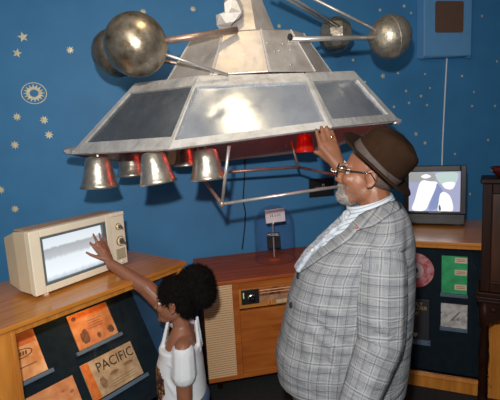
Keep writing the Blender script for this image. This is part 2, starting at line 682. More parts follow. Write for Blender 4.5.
def booklet(label, u0, u1, s0, s1, mat):
    c = slope_pt((u0 + u1) / 2, s1, .003)
    t = thing('booklet', label, 'booklet', LM @ c, LANG, 'old booklets on the slanted board')
    inv = Matrix.Translation(-c)
    bm = slope_box(B(), u0, u1, s0, s1, .001, .009)
    obj('cover', xform(bm, inv), mat, t, bevel=.001)

    def part(name, bm, mat):
        return obj(name, xform(bm, inv), mat, t, recalc=False)
    return t, part


def slope_text(s, size, u, sy, h, shear=0, sx=1):
    bm = text_bm(s, size, .0006)
    return xform(bm, basis(slope_pt(u, sy, h), V((1, 0, 0)) * sx, -SL + V((shear, 0, 0)), NN))


t, part = booklet('orange booklet with a brown oval picture, uppermost right on the slanted board', -.591, -.35, .138, .330, M_BK2)
bm = B()
slope_poly(bm, [(-.585, .145), (-.36, .145), (-.36, .178), (-.585, .172)], .0098)
part('title_strip', bm, M_PRINTO)
for a in ((-.535, .275, .028, .042, .0100, 3), (-.56, .165, .014, .014, .0102, 4), (-.385, .29, .022, .024, .0100, 5), (-.46, .295, .014, .016, .0100, 8)):
    bm = B()
    blot(bm, *a)
    part('picture', bm, M_PRINT)
bm = B()
for k in range(4):
    slope_poly(bm, [(-.50, .20 + k * .014), (-.41 - .01 * (k % 2), .20 + k * .014), (-.41 - .01 * (k % 2), .203 + k * .014), (-.50, .203 + k * .014)], .0100)
part('text_lines', bm, M_PRINT)
t, part = booklet('tan booklet with an orange spine printed PACIFIC in dark capitals', -.620, -.305, .40, .594, M_BK3)
bm = B()
slope_poly(bm, [(-.619, .402), (-.578, .402), (-.570, .593), (-.619, .593)], .0095)
part('spine', bm, M_PRINTO)
part('printed_title', slope_text('PACIFIC', .073, -.43, .452, .0105, 0, .90), M_INK)
mf = plain('print_faded', (.22, .13, .06), .8, 0, .3, 60)
for u, s, ru, rs in ((-.535, .53, .02, .036), (-.46, .51, .03, .011), (-.37, .50, .034, .011)):
    bm = B()
    blot(bm, u, s, ru, rs, .0098, int(1000 * ru))
    part('picture', bm, mf)
bm = B()
for k in range(3):
    slope_poly(bm, [(-.49, .545 + k * .014), (-.34, .545 + k * .014), (-.34, .548 + k * .014), (-.49, .548 + k * .014)], .0098)
part('text_lines', bm, mf)
t, part = booklet('peach booklet with an oval emblem at the left edge of the slanted board', -1.01, -.765, .13, .345, M_BK1)
bm = B()
slope_poly(bm, [(-1.005, .135), (-.772, .135), (-.772, .19), (-1.005, .19)], .0098)
part('title_strip', bm, M_PRINTO)
bm = B()
n = 24
for k in range(n):
    a0, a1 = 2 * PI * k / n, 2 * PI * (k + 1) / n
    slope_poly(bm, [(-.855 + .055 * math.cos(a0), .225 + .022 * math.sin(a0)), (-.855 + .055 * math.cos(a1), .225 + .022 * math.sin(a1)),
                    (-.855 + .049 * math.cos(a1), .225 + .018 * math.sin(a1)), (-.855 + .049 * math.cos(a0), .225 + .018 * math.sin(a0))], .0100)
for k in range(5):
    slope_poly(bm, [(-.885 + .013 * k, .216), (-.877 + .013 * k, .216), (-.881 + .013 * k, .234), (-.889 + .013 * k, .234)], .0101)
slope_poly(bm, [(-.90, .285), (-.80, .285), (-.80, .289), (-.90, .289)], .0098)
part('emblem', bm, M_PRINT)
t, part = booklet('plain rust red booklet lowest on the slanted board', -.905, -.670, .422, .594, M_BK4)
mf = plain('print_rust', (.38, .12, .04), .8, 0, .3, 60)
for k in range(5):
    bm = B()
    blot(bm, -.86 + .04 * k, .47 + .02 * (k % 3), .012, .008, .0096, 20 + k)
    part('faded_print', bm, mf)

# small lamp inside the left case, its warm light on the booklets
light('case_lamp', 'AREA', LM @ V((-.55, .09, .935)), .9, (1, .55, .22), .06, LM @ V((-.58, .3, .6)))


# ------------------------------------------------------------------ exhibits of the right cabinet
def rthing(name, label, cat, x, z, y=.083, group=None):
    return thing(name, label, cat, RM @ V((x, y, z)), RANG, group)


for xa, xb, z in ((.155, .315, .640), (.155, .318, .408), (-.075, .10, .300)):
    h = .022 if z > .35 else .036
    obj('booklet_ledge', box(B(), (xa, .062, z - h), (xb, .0848, z - .001)), M_LEDGE, rcab, bevel=.002)
for xa, z in ((.30, .63), (.30, .40), (.085, .285)):
    obj('ledge_screw', box(B(), (xa, .059, z - .004), (xa + .006, .0615, z + .002)), M_INK, rcab)
obj('light_tube', box(B(), (.03, .02, .955), (.225, .034, .9595)), emit('tube_glow', (1, .9, .75), .8), rcab, bevel=.002)
t = rthing('booklet', 'green booklet with three pale label boxes in the right cabinet', 'booklet', .236, .641)
obj('cover', box(B(), (-.074, -.012, 0), (.074, -.002, .248)), plain('booklet_green', (.03, .36, .13), .55, 0, .3, 16), t, bevel=.001)
lw = plain('label_cream', (.66, .54, .40), .6)
for z in (.205, .125, .028):
    l = obj('paper_label', box(B(), (.002, -.0126, z), (.071, -.0121, z + .036)), lw, t)
    bm = B()
    for k in range(2):
        box(bm, (.012, -.0131, z + .010 + k * .011), (.062, -.0127, z + .014 + k * .011))
    obj('printed_lines', bm, plain('print_red%d' % int(z * 1000), (.45, .08, .05), .6), l)
t = rthing('pamphlet', 'square silver white pamphlet below the green booklet', 'pamphlet', .238, .409)
obj('cover', box(B(), (-.077, -.010, 0), (.077, -.002, .160)), mottled('silver_paper', [(.35, (.32, .31, .30)), (.55, (.60, .58, .55)), (.8, (.78, .76, .72))], (.4, .6), .1, 26, .2, 30), t)
bm = B()
prism(bm, [(-.02, -.0105, .05), (.03, -.0105, .115), (.038, -.0105, .112), (-.01, -.0105, .046)], (0, -.0008, 0))
prism(bm, [(.012, -.0105, .055), (.028, -.0105, .075), (.03, -.0105, .05)], (0, -.0008, 0))
obj('printed_drawing', bm, plain('print_grey', (.2, .19, .18), .6), t)
for x in (-.079, .074):
    obj('clip', box(B(), (x, -.0115, .09), (x + .006, -.0015, .102)), M_CHROME, t)
t = rthing('book', 'black hardback book with gold capital lettering in the right cabinet', 'book', .012, .301)
obj('cover', box(B(), (-.079, -.02, 0), (.079, -.002, .283)), plain('book_black', (.028, .028, .032), .5, 0, .1), t, bevel=.002)
gold = plain('gold_leaf', (.75, .52, .25), .35, .5, .1)
MT = lambda x, z, y: basis((x, y, z), (1, 0, 0), (0, 0, 1), (0, -1, 0))
for s, size, z in (('EMILY', .034, .250), ('GEALDER', .034, .222), ('POEMS OF', .018, .191), ('THE DAY', .018, .177)):
    if size < .02:
        s = {'POEMS OF': 'III IIIII', 'THE DAY': 'IIIIII'}[s]
    obj('gold_lettering', xform(text_bm(s, size, .0004), MT(-.005, z, -.0206)), gold, t)
obj('gold_emblem', prism(B(), [(-.028, -.0202, .04), (-.006, -.0202, .012), (.012, -.0202, .04), (.004, -.0202, .046), (-.02, -.0202, .046)], (0, -.0006, 0)), gold, t)
t = rthing('record', 'shiny red and silver record disc beside the green booklet', 'record', .0, .777)
rot = basis((0, -.004, 0), (1, 0, 0), (0, 0, 1), (0, -1, 0))
obj('disc', lathe(B(), [(.022, -.0015), (.118, -.0015), (.118, .0015), (.022, .0015)], 48, rot, close=False),
    mottled('record_red', [(.35, (.42, .04, .07)), (.5, (.62, .16, .18)), (.68, (.78, .66, .64))], (.2, .35), .15, 9, 0), t, smooth=False)
obj('label_ring', lathe(B(), [(.022, .0016), (.055, .0016), (.055, .0024), (.022, .0024)], 40, rot, close=False), plain('record_label', (.7, .55, .53), .3, .2), t)
obj('outer_ring', lathe(B(), [(.088, .0016), (.092, .0022), (.092, .0016)], 40, rot, close=False), plain('record_ring', (.75, .5, .5), .25, .4), t)
obj('hub', lathe(B(), [(0, -.001), (.022, -.001), (.022, .001), (0, .001)], 24, rot), M_INK, t)

# ------------------------------------------------------------------ stereo console
SANG = math.radians(11.31)
SLOC = (-.34, 2.61, 0)
SM = Matrix.Translation(SLOC) @ Matrix.Rotation(SANG, 4, 'Z')
st = thing('stereo_console', 'long reddish wood radio console with woven speaker panel and dial', 'radio console', SLOC, SANG)
X1 = 1.00
SD = .60
obj('top', box(B(), (-.015, -.02, .765), (X1 + .015, SD, .79)), M_MAHOG, st, bevel=.004)
bm = B()
box(bm, (0, .03, .085), (X1, SD, .11))
box(bm, (0, .03, .11), (.02, SD, .764))
box(bm, (X1 - .02, .03, .11), (X1, SD, .764))
box(bm, (.02, SD - .015, .11), (X1 - .02, SD, .764))
box(bm, (.19, .03, .11), (.205, SD - .015, .764))
box(bm, (.205, .03, .565), (X1 - .02, SD - .015, .578))
obj('case', bm, M_TEAK, st)
bm = B()
box(bm, (0, 0, .085), (X1, .03, .115))
box(bm, (.193, -.006, .115), (.235, .03, .764))
box(bm, (.235, .0, .712), (X1, .03, .764))
obj('front_rails', bm, M_TEAK, st, bevel=.002)
m, nt, b = newmat('woven_cloth')
tc = N(nt, 'ShaderNodeTexCoord')
sx = N(nt, 'ShaderNodeSeparateXYZ')
nt.links.new(tc.outputs['Object'], sx.inputs[0])
rowz = math_(nt, 'MULTIPLY', sx.outputs[2], 62)
fl = math_(nt, 'FLOOR', rowz)
rowx = math_(nt, 'ADD', math_(nt, 'MULTIPLY', sx.outputs[0], 52), math_(nt, 'MULTIPLY', fl, .5))
fz = math_(nt, 'ABSOLUTE', math_(nt, 'SUBTRACT', math_(nt, 'FRACT', rowz), .5))
fx = math_(nt, 'ABSOLUTE', math_(nt, 'SUBTRACT', math_(nt, 'FRACT', rowx), .5))
hole = math_(nt, 'MULTIPLY', math_(nt, 'GREATER_THAN', fz, .32), math_(nt, 'GREATER_THAN', fx, .12))
nt.links.new(ramp(nt, hole, [(0, (.78, .52, .29)), (1, (.40, .20, .09))]), b.inputs['Base Color'])
b.inputs['Roughness'].default_value = .8
obj('speaker_panel', box(B(), (.0, .004, .115), (.193, .028, .764)), m, st)
obj('dial_surround', box(B(), (.236, .004, .579), (X1, .028, .711)), M_TEAKL, st)
bm = box(B(), (.252, -.004, .606), (.372, .004, .706))
obj('control_plate', bm, M_BLACK, st, bevel=.002)
kn = obj('tuning_knob', lathe(B(), [(.0, .004), (.027, .004), (.027, -.010), (.021, -.016), (0, -.016)], 28, basis((.322, -.004, .648), (1, 0, 0), (0, 0, 1), (0, 1, 0))), M_BLACKG, st, smooth=False)
obj('knob_rim', lathe(B(), [(.022, -.0165), (.028, -.013), (.030, -.009), (.026, -.009)], 28, basis((.322, -.004, .648), (1, 0, 0), (0, 0, 1), (0, 1, 0)), close=False), M_CHROME, kn)
obj('knob_cap', lathe(B(), [(0, -.0185), (.009, -.018), (.010, -.0162), (0, -.0162)], 20, basis((.322, -.004, .648), (1, 0, 0), (0, 0, 1), (0, 1, 0))), M_CHROME, kn)
obj('magic_eye', box(B(), (.263, -.006, .650), (.270, -.0042, .690)), emit('eye_glow', (.45, .7, .3), .7), st)
m = mottled('dial_glass', [(.35, (.10, .03, .02)), (.5, (.40, .16, .07)), (.7, (.16, .06, .035))], (.1, .2), 0, 7, 0)
obj('dial_glass', box(B(), (.374, -.003, .655), (X1 - .06, .003, .706)), m, st)
obj('dial_scale', box(B(), (.374, -.004, .620), (X1 - .06, .003, .653)), mottled('dial_beige', [(.35, (.34, .17, .10)), (.6, (.48, .29, .18)), (.8, (.38, .2, .12))], (.2, .3), 0, 18, 0), st)
bm = B()
box(bm, (.38, -.0045, .690), (X1 - .06, -.0032, .694))
box(bm, (.38, -.0045, .672), (X1 - .06, -.0032, .675))
obj('dial_line', bm, emit('dial_glow', (1, .5, .25), .55), st)
for k in range(2):
    obj('lever', box(B(), (.425 + .022 * k, -.018, .592), (.437 + .022 * k, .003, .622)), plain('lever_amber%d' % k, (.7, .30, .08), .4), st, bevel=.002)
for k in range(7):
    obj('key', box(B(), (.485 + .045 * k, -.016, .592), (.5285 + .045 * k, .003, .617)), M_IVORY, st, bevel=.002)
obj('flap_door', box(B(), (.237, .002, .118), (X1 - .002, .026, .562)), M_TEAK, st, bevel=.002)
hb = tube(B(), [(.61, .004, .525), (.61, -.012, .525), (.67, -.012, .525), (.67, .004, .525)], .005, 8)
obj('door_handle', hb, M_BLACK, st)
for x in (.08, X1 - .08):
    for y in (.07, SD - .07):
        obj('leg', lathe(B(), [(.016, 0), (.024, .085)], 14, Matrix.Translation((x, y, 0))), M_DARKW, st, smooth=False)

# ------------------------------------------------------------------ glass dome with card stand
DC = SM @ V((.585, .34, .79))
t = thing('glass_dome', 'clear glass dome on the radio console covering a small white card', 'glass dome', DC)
prof = [(.148, .0), (.148, .27)]
for k in range(1, 9):
    a = PI / 2 * k / 8
    prof.append((.148 * math.cos(a), .27 + .14 * math.sin(a)))
dm = obj('dome', lathe(B(), prof[:-1] + [(0, .41)], 40, close=False), glass('dome_glass', (.93, .84, .94), .2, .02, 3, .55), t, smooth=True)
obj('rim', lathe(B(), [(.144, .001), (.153, .001), (.153, .007), (.144, .007)], 40, close=False), glass('dome_rim', (.7, .6, .75), .4, .05), t)
t = thing('card_stand', 'thin rod stand with white card above a dark label under the dome', 'card stand', DC + V((-.008, .0, .0)))
obj('base', lathe(B(), [(0, .001), (.05, .001), (.05, .008), (.012, .018), (0, .018)], 28), M_MAHOG, t, smooth=False)
obj('rod', tube(B(), [(0, 0, .016), (0, 0, .30)], .0055, 10), M_ROD, t)
Rz = Matrix.Rotation(math.radians(8), 4, 'Z') @ Matrix.Rotation(math.radians(-3), 4, 'Y')
cardm = Matrix.Translation((.02, -.009, .334)) @ Rz
cc = obj('card', xform(box(B(), (-.073, -.002, -.05), (.073, .002, .05)), cardm), M_PAPERW, t)
obj('card_marks', xform(text_bm('H-I-H', .034, .0004), cardm @ basis((0, -.003, 0), (1, 0, 0), (0, 0, 1), (0, -1, 0))), plain('ink_grey', (.2, .19, .2), .6), cc)
obj('dark_block', xform(box(B(), (-.048, .008, -.055), (.048, .03, .05)), Matrix.Translation((.0, 0, .14))), M_BLACK, t, bevel=.003)
lb = obj('label', xform(box(B(), (-.042, -.011, -.016), (.042, -.008, .018)), Matrix.Translation((0, 0, .19))), M_BLACK, t)
obj('label_text', xform(text_bm('MODEL', .026, .0004), basis((0, -.0118, .191), (1, 0, 0), (0, 0, 1), (0, -1, 0))), M_PAPERW, lb)

# ------------------------------------------------------------------ wall things
t = thing('wall_speaker', 'blue painted speaker box with brown square grille high on the wall', 'speaker', WM @ V((1.735, 0, 2.265)), WANG)
bm = B()
loft(bm, [[(-.235, 0, .02), (.225, 0, .02), (.22, -.075, .0), (.218, -.095, .03), (-.228, -.095, .03), (-.23, -.075, .0)],
          [(-.235, 0, .66), (.225, 0, .66), (.22, -.075, .66), (.218, -.095, .66), (-.228, -.095, .66), (-.23, -.075, .66)]])
obj('case', bm, M_SPEAKB, t, bevel=.008)
bm = B()
pts = []
for cx, cz, a0 in ((.112, .435, 0), (-.112, .435, 90), (-.112, .225, 180), (.112, .225, 270)):
    for k in range(5):
        a = math.radians(a0 + 22.5 * k)
        pts.append((cx + .018 * math.cos(a), -.0955, cz + .018 * math.sin(a)))
obj('grille', prism(bm, pts, (0, -.006, 0)), M_BROWNG, t)
bm = tube(B(), [WM @ V(p) for p in ((1.781, -.02, 2.33), (1.781, -.012, 2.29), (1.775, -.008, 2.1), (1.762, -.008, 1.8), (1.752, -.008, 1.55), (1.745, -.008, 1.2), (1.74, -.008, .9))], .0065, 8)
o = obj('speaker_cord', bm, M_WHITE, None, smooth=True)
tag(o, 'thin white cord hanging down the wall from the blue speaker box', 'cord')
bm = tube(B(), [WM @ V(p) for p in ((-.01, -.008, 2.0), (-.014, -.008, 1.69), (-.03, -.008, 1.45), (-.058, -.008, 1.21), (-.045, -.008, 1.10), (-.055, -.008, 1.0), (-.075, -.008, .88), (-.09, -.008, .80))], .005, 8)
o = obj('power_cord', bm, M_BLACK, None, smooth=True)
tag(o, 'thin black cord hanging down the wall behind the spacecraft', 'cord')
t = thing('wall_plaque', 'small black plaque with white lettering on the wall by the man’s beard'.replace('’', "'"), 'plaque', WM @ V((.615, 0, 1.18)), WANG)
pl = obj('plate', box(B(), (-.11, -.012, 0), (.11, -.001, .155)), plain('plaque_black', (.012, .011, .012), .4), t, bevel=.002)
obj('plaque_text', xform(text_bm('M\nEDIIEEEDIED', .026, .0004), basis((.015, -.0128, .085), (1, 0, 0), (0, 0, 1), (0, -1, 0))), M_PAPERW, pl)

# ------------------------------------------------------------------ cream television
TANG = math.radians(58.7)
TLOC = V((-1.03, 1.90, 1.0))
t = thing('television', 'cream plastic portable television on the left cabinet, touched by the girl', 'television', TLOC, TANG)
TW, TH_, TD = .575, .325, .27
bm = B()
loft(bm, [[(0, .028, .018), (TW, .028, .018), (TW, .028, TH_), (0, .028, TH_)],
          [(.004, TD * .5, .018), (TW - .004, TD * .5, .018), (TW - .004, TD * .5, TH_ - .01), (.004, TD * .5, TH_ - .01)],
          [(.03, TD + .0, .03), (TW - .03, TD, .03), (TW - .03, TD, TH_ - .05), (.03, TD, TH_ - .05)]])
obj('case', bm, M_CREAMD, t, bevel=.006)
obj('top_cover', box(B(), (.015, .033, TH_ - .006), (TW - .03, TD * .55, TH_ + .002)), M_TAN, t, bevel=.004)
bm = B()
X0, X1s, Z0, Z1 = .055, .442, .048, .288
box(bm, (0, 0, .014), (X0, .03, TH_))
box(bm, (X1s, 0, .014), (.478, .03, TH_))
box(bm, (X0, 0, .014), (X1s, .03, Z0))
box(bm, (X0, 0, Z1), (X1s, .03, TH_))
box(bm, (.478, 0, TH_ - .022), (TW, .03, TH_))
obj('front_frame', bm, M_CREAM, t, bevel=.004)
cp = obj('control_panel', box(B(), (.479, .004, .018), (TW, .032, TH_ - .023)), M_CREAM, t, bevel=.004)
bz = B()
for a, b in (((X0, .004, Z0), (X0 + .012, .03, Z1)), ((X1s - .022, .004, Z0), (X1s, .03, Z1)), ((X0 + .012, .004, Z0), (X1s - .022, .03, Z0 + .012)), ((X0 + .012, .004, Z1 - .012), (X1s - .022, .03, Z1))):
    box(bz, a, b)
obj('bezel', bz, M_BEZEL, t)
m, nt, b = newmat('crt_grey_picture')
tc = N(nt, 'ShaderNodeTexCoord')
sx = N(nt, 'ShaderNodeSeparateXYZ')
nt.links.new(tc.outputs['Object'], sx.inputs[0])
nz = N(nt, 'ShaderNodeTexNoise')
nz.inputs['Scale'].default_value = 9
nz.inputs['Detail'].default_value = 4
mp = N(nt, 'ShaderNodeMapping')
mp.inputs['Scale'].default_value = (5, 1, 1.4)
nt.links.new(tc.outputs['Object'], mp.inputs[0])
nt.links.new(mp.outputs[0], nz.inputs['Vector'])
zz = math_(nt, 'ADD', math_(nt, 'DIVIDE', math_(nt, 'SUBTRACT', sx.outputs[2], .06), .22), math_(nt, 'MULTIPLY', math_(nt, 'SUBTRACT', nz.outputs[0], .5), .10))
c = ramp(nt, zz, [(.0, (.50, .58, .66)), (.12, (.88, .95, 1)), (.46, (.80, .87, .92)), (.53, (.52, .55, .58)), (.72, (.40, .42, .45)), (.76, (.78, .85, .90)), (1, (.72, .79, .85))])
b.inputs['Base Color'].default_value = (.05, .05, .05, 1)
b.inputs['Roughness'].default_value = .15
nt.links.new(c, b.inputs['Emission Color'])
b.inputs['Emission Strength'].default_value = 1.0
bm = B()
nx, nz_ = 16, 12
g = []
for i in range(nx + 1):
    row = []
    for j in range(nz_ + 1):
        u, w = i / nx * 2 - 1, j / nz_ * 2 - 1
        row.append(bm.verts.new((X0 + .008 + (X1s - X0 - .026) * (u + 1) / 2, .012 + .010 * (u * u + w * w) / 2, Z0 + .008 + (Z1 - Z0 - .016) * (w + 1) / 2)))
    g.append(row)
for i in range(nx):
    for j in range(nz_):
        bm.faces.new((g[i][j], g[i + 1][j], g[i + 1][j + 1], g[i][j + 1]))
obj('screen', bm, m, t, smooth=True)
for (x, z, r) in ((.527, .243, .020), (.532, .158, .029)):
    ax = basis((x, .003, z), (1, 0, 0), (0, 0, 1), (0, 1, 0))
    k = obj('channel_knob', lathe(B(), [(0, .003), (r, .003), (r, -.004), (r * .72, -.008), (r * .45, -.012), (0, -.012)], 26, ax), M_BRASSD, t)
    obj('knob_dial', lathe(B(), [(r * .62, -.0095), (r * .86, -.0062), (r * .86, -.008), (r * .62, -.0115)], 26, ax, close=False), M_CREAM, k)
    obj('knob_grip', xform(box(B(), (-r * .75, -.03, -.005), (r * .75, -.010, .005)), Matrix.Translation((x, .003, z)) @ Matrix.Rotation(.9, 4, 'Y')), plain('grip_grey%d' % int(r * 1000), (.25, .22, .18), .3, .6), k, bevel=.002)
bm = B()
for k in range(9):
    box(bm, (.497, -.001, .055 + .007 * k), (.560, .005, .058 + .007 * k))
obj('speaker_slots', bm, plain('slot_tan', (.42, .33, .2), .5), cp)
obj('power_button', lathe(B(), [(0, -.006), (.007, -.005), (.008, .005), (0, .005)], 16, basis((.530, 0, .038), (1, 0, 0), (0, 0, 1), (0, 1, 0))), M_WHITE, t)
for x, y in ((.05, .03), (TW - .06, .03), (.06, TD - .05), (TW - .06, TD - .05)):
    obj('foot', box(B(), (x, y - .015, .0005), (x + .022, y + .012, .02)), M_CREAM, t)

# ------------------------------------------------------------------ black television
t = thing('television', 'black plastic television on the right cabinet showing a bluish white picture', 'television', (1.13, 3.05, 1.0), RANG)
W2, H2 = .41, .435
bm = B()
loft(bm, [[(0, .03, .012), (W2, .03, .012), (W2, .03, H2), (0, .03, H2)], [(.01, .16, .012), (W2 - .01, .16, .012), (W2 - .01, .16, H2 - .01), (.01, .16, H2 - .01)], [(.08, .32, .03), (W2 - .08, .32, .03), (W2 - .08, .32, .33), (.08, .32, .33)]])
obj('case', bm, M_CHAR, t, bevel=.006)
a0, a1, b0, b1 = .035, W2 - .037, .105, .392
bm = B()
box(bm, (0, 0, .09), (a0, .03, H2))
box(bm, (a1, 0, .09), (W2, .03, H2))
box(bm, (a0, 0, .09), (a1, .03, b0))
box(bm, (a0, 0, b1), (a1, .03, H2))
obj('front_frame', bm, M_CHAR, t, bevel=.006)
obj('lower_panel', box(B(), (.004, -.012, .012), (W2 - .004, .03, .088)), M_BLACK, t, bevel=.008)
obj('maker_badge', box(B(), (.17, -.001, .0955), (.25, .001, .1005)), plain('badge_grey', (.3, .3, .32), .4), t)
bm = B()
for k in range(5):
    box(bm, (.24 + .026 * k, -.0145, .055), (.255 + .026 * k, -.0115, .063))
obj('buttons', bm, M_CHAR, t)
obj('dial', lathe(B(), [(0, -.0145), (.008, -.0145), (.009, -.0115), (0, -.0115)], 16, basis((.10, -.001, .048), (1, 0, 0), (0, 0, 1), (0, 1, 0))), M_CHAR, t)
bm = B()


def scr(pts, h, mi):
    bm.faces.new([bm.verts.new((a0 + (a1 - a0) * x, .016 - h, b0 + (b1 - b0) * y)) for x, y in pts]).material_index = mi


def sm(pts, n=6):
    """closed smooth polygon through control points"""
    out = []
    k = len(pts)
    for i in range(k):
        p0, p1, p2, p3 = [V((*pts[(i + j - 1) % k], 0)) for j in range(4)]
        for j in range(n):
            s = j / n
            q = .5 * ((2 * p1) + (p2 - p0) * s + (2 * p0 - 5 * p1 + 4 * p2 - p3) * s * s + (3 * p1 - p0 - 3 * p2 + p3) * s ** 3)
            out.append((min(1, max(0, q.x)), min(1, max(0, q.y))))
    return out


scr([(0, 0), (1, 0), (1, 1), (0, 1)], 0, 0)
scr(sm([(.0, .77), (.2, .73), (.50, .76), (.52, .95), (.30, 1), (.0, 1)]), .0010, 1)
scr(sm([(.24, .88), (.33, .83), (.44, .88), (.34, .94)]), .0018, 3)
scr(sm([(.235, .75), (.42, .76), (.56, .73), (.53, .58), (.42, .26), (.32, .02), (.07, .03), (.12, .29)]), .0014, 3)
scr(sm([(.56, .70), (.66, .52), (.62, .30), (.56, .08), (.40, .03), (.46, .34), (.53, .58)]), .0016, 4)
scr(sm([(.62, .44), (.70, .49), (.80, .40), (.86, .20), (.86, .02), (.72, .01), (.58, .02), (.59, .22)]), .0018, 3)
scr(sm([(.53, .95), (.74, .98), (.94, .96), (.94, .78), (.86, .60), (.78, .57), (.66, .65), (.56, .80)]), .0014, 2)
scr(sm([(.66, .70), (.78, .74), (.90, .72), (.87, .59), (.80, .55), (.70, .59)]), .0022, 3)
scr(sm([(.605, .02), (.59, .10), (.61, .17), (.635, .08), (.63, .02)]), .0026, 5)
SCM = [emit('crt_lilac', (.46, .48, .70), .85), emit('crt_grey', (.45, .46, .46), .8), emit('crt_mint', (.62, .78, .74), .85), emit('crt_white', (.95, .98, 1), 1.05), emit('crt_blue', (.30, .36, .66), .8), emit('crt_dark', (.15, .16, .22), .8)]
obj('screen', bm, SCM, t, recalc=False)
for x, y in ((.03, .03), (W2 - .06, .03), (.09, .26), (W2 - .12, .26)):
    obj('foot', box(B(), (x, y, .0005), (x + .03, y + .03, .014)), M_BLACK, t)

# ------------------------------------------------------------------ dark carved cabinet at the right edge
t = thing('carved_cabinet', 'tall dark carved wood cabinet on turned legs at the right edge', 'cabinet', (1.235, 2.20, 0), math.radians(-30))
KW, KD = .50, .20
obj('top', box(B(), (-.012, -.02, 1.395), (KW + .02, KD + .005, 1.42)), M_DARKW, t, bevel=.006)
obj('case', box(B(), (.008, .01, .80), (KW - .008, KD, 1.394)), M_DARKW, t, bevel=.003)
bm = B()
box(bm, (0, 0, .80), (.045, .009, 1.394))
box(bm, (KW - .045, 0, .80), (KW, .009, 1.394))
box(bm, (.045, 0, 1.34), (KW - .045, .009, 1.394))
box(bm, (.045, 0, .80), (KW - .045, .009, .86))
obj('front_frame', bm, M_DARKW, t, bevel=.004)
obj('door_panel', box(B(), (.047, .002, .862), (KW - .047, .0095, 1.338)), wood('panel_brown', (.022, .008, .004), (.062, .022, .009), .3, (10, 10, 1.2)), t, bevel=.003)
mb = B()
for z0, z1, e in ((.775, .798, .014), (.755, .775, .02), (.74, .755, .014)):
    box(mb, (-e, -e, z0), (KW + e, KD, z1))
obj('moulding', mb, M_DARKW, t, bevel=.004)
bm = B()
prism(bm, [(.03, .0, .74), (.47, .0, .74), (.47, .0, .60), (.43, .0, .64), (.36, .0, .665), (.30, .0, .64), (.25, .0, .60), (.20, .0, .64), (.14, .0, .665), (.07, .0, .64), (.03, .0, .60)], (0, .02, 0))
for k in range(9):
    ellipsoid(bm, (.065 + .045 * k, -.002, .70 + .012 * math.sin(k * 1.7)), (.018, .01, .014), None, 2)
obj('carved_apron', bm, M_DARKW, t)
legp = [(.018, 0), (.026, .02), (.018, .05), (.026, .07), (.026, .16), (.016, .18), (.026, .21), (.017, .235), (.027, .26), (.017, .285), (.027, .31), (.016, .34), (.024, .37), (.028, .42), (.020, .50), (.015, .58), (.026, .61), (.03, .64), (.03, .74)]
for x in (.025, KW - .03):
    for y in (.03, KD - .035):
        obj('leg', lathe(B(), legp, 16, Matrix.Translation((x, y, 0))), M_DARKW, t, smooth=True)
t = thing('bowl', 'small dark red bowl on top of the dark carved cabinet', 'bowl', (1.235 + .135, 2.20 + .03, 1.42))
obj('body', lathe(B(), [(0, .001), (.035, .001), (.04, .008), (.066, .03), (.072, .052), (.066, .056), (.05, .035), (0, .015)], 28), plain('bowl_red', (.06, .008, .008), .25, 0, .2), t, smooth=True)

# ------------------------------------------------------------------ spacecraft
SO = V((-.05, 2.4, 1.68))
sp = thing('spacecraft_model', 'large riveted metal spacecraft with balls and bells hanging above the radio console', 'spacecraft model', SO)
RIM = [at(72, 155.5, 2.40), at(170, 150.8, 1.95), at(330, 129.3, 1.95), V((.852, 2.40, 1.744)), at(331, 149.5, 2.86), at(158, 168.5, 2.86)]
TOP = [at(137, 85, 2.40), at(199, 78, 2.16), at(304, 75, 2.16), at(352, 73, 2.40), V((.30, 2.66, 2.02)), V((-.33, 2.66, 2.0))]
CEN = V((-.05, 2.4, 1.8))


def sheet(quad, thick=.004, dent=0, seed=0):
    """a sheet bent over four corners (bl, br, tr, tl), with a few shallow dents"""
    n = (quad[1] - quad[0]).cross(quad[3] - quad[0]).normalized()
    c = sum(quad, V()) / 4
    if n.dot(c - CEN) < 0:
        n = -n
    rnd = random.Random(seed)
    dents = [(rnd.uniform(.05, .95), rnd.uniform(.1, .9), rnd.uniform(.05, .14), rnd.uniform(-1, 1)) for _ in range(14)]
    k = 28 if dent else 10
    bm = B()
    g = []
    for i in range(k + 1):
        row = []
        for j in range(k + 1):
            u, v = i / k, j / k
            p = quad[0].lerp(quad[1], u).lerp(quad[3].lerp(quad[2], u), v)
            h = sum(a * math.exp(-((u - x) ** 2 * 2.5 + (v - y) ** 2) / r / r) for x, y, r, a in dents) * dent * min(1, 12 * u, 12 * (1 - u), 12 * v, 12 * (1 - v))
            row.append((bm.verts.new(p + n * h), bm.verts.new(p + n * (h + thick))))
        g.append(row)
    for i in range(k):
        for j in range(k):
            for s_ in (0, 1):
                f = bm.faces.new((g[i][j][s_], g[i + 1][j][s_], g[i + 1][j + 1][s_], g[i][j + 1][s_]))
                f.smooth = True
    for i in range(k):
        for a, b in ((g[i][0], g[i + 1][0]), (g[i][k], g[i + 1][k]), (g[0][i], g[0][i + 1]), (g[k][i], g[k][i + 1])):
            bm.faces.new((a[0], b[0], b[1], a[1]))
    return bm, n


def strip_frame(quad, n, wb, wt, wl, wr, thick=.012):
    """raised strips along bottom, top, left and right edges of quad (bl, br, tr, tl)"""
    bl, br, tr, tl = quad

    def bil(u, v):
        return bl.lerp(br, u).lerp(tl.lerp(tr, u), v)
    bm = B()
    for (u0, u1, v0, v1) in ((0, 1, 0, wb), (0, 1, 1 - wt, 1), (0, wl, wb, 1 - wt), (1 - wr, 1, wb, 1 - wt)):
        if u1 - u0 < 1e-4 or v1 - v0 < 1e-4:
            continue
        prism(bm, [bil(u0, v0), bil(u1, v0), bil(u1, v1), bil(u0, v1)], n * thick)
    return bm


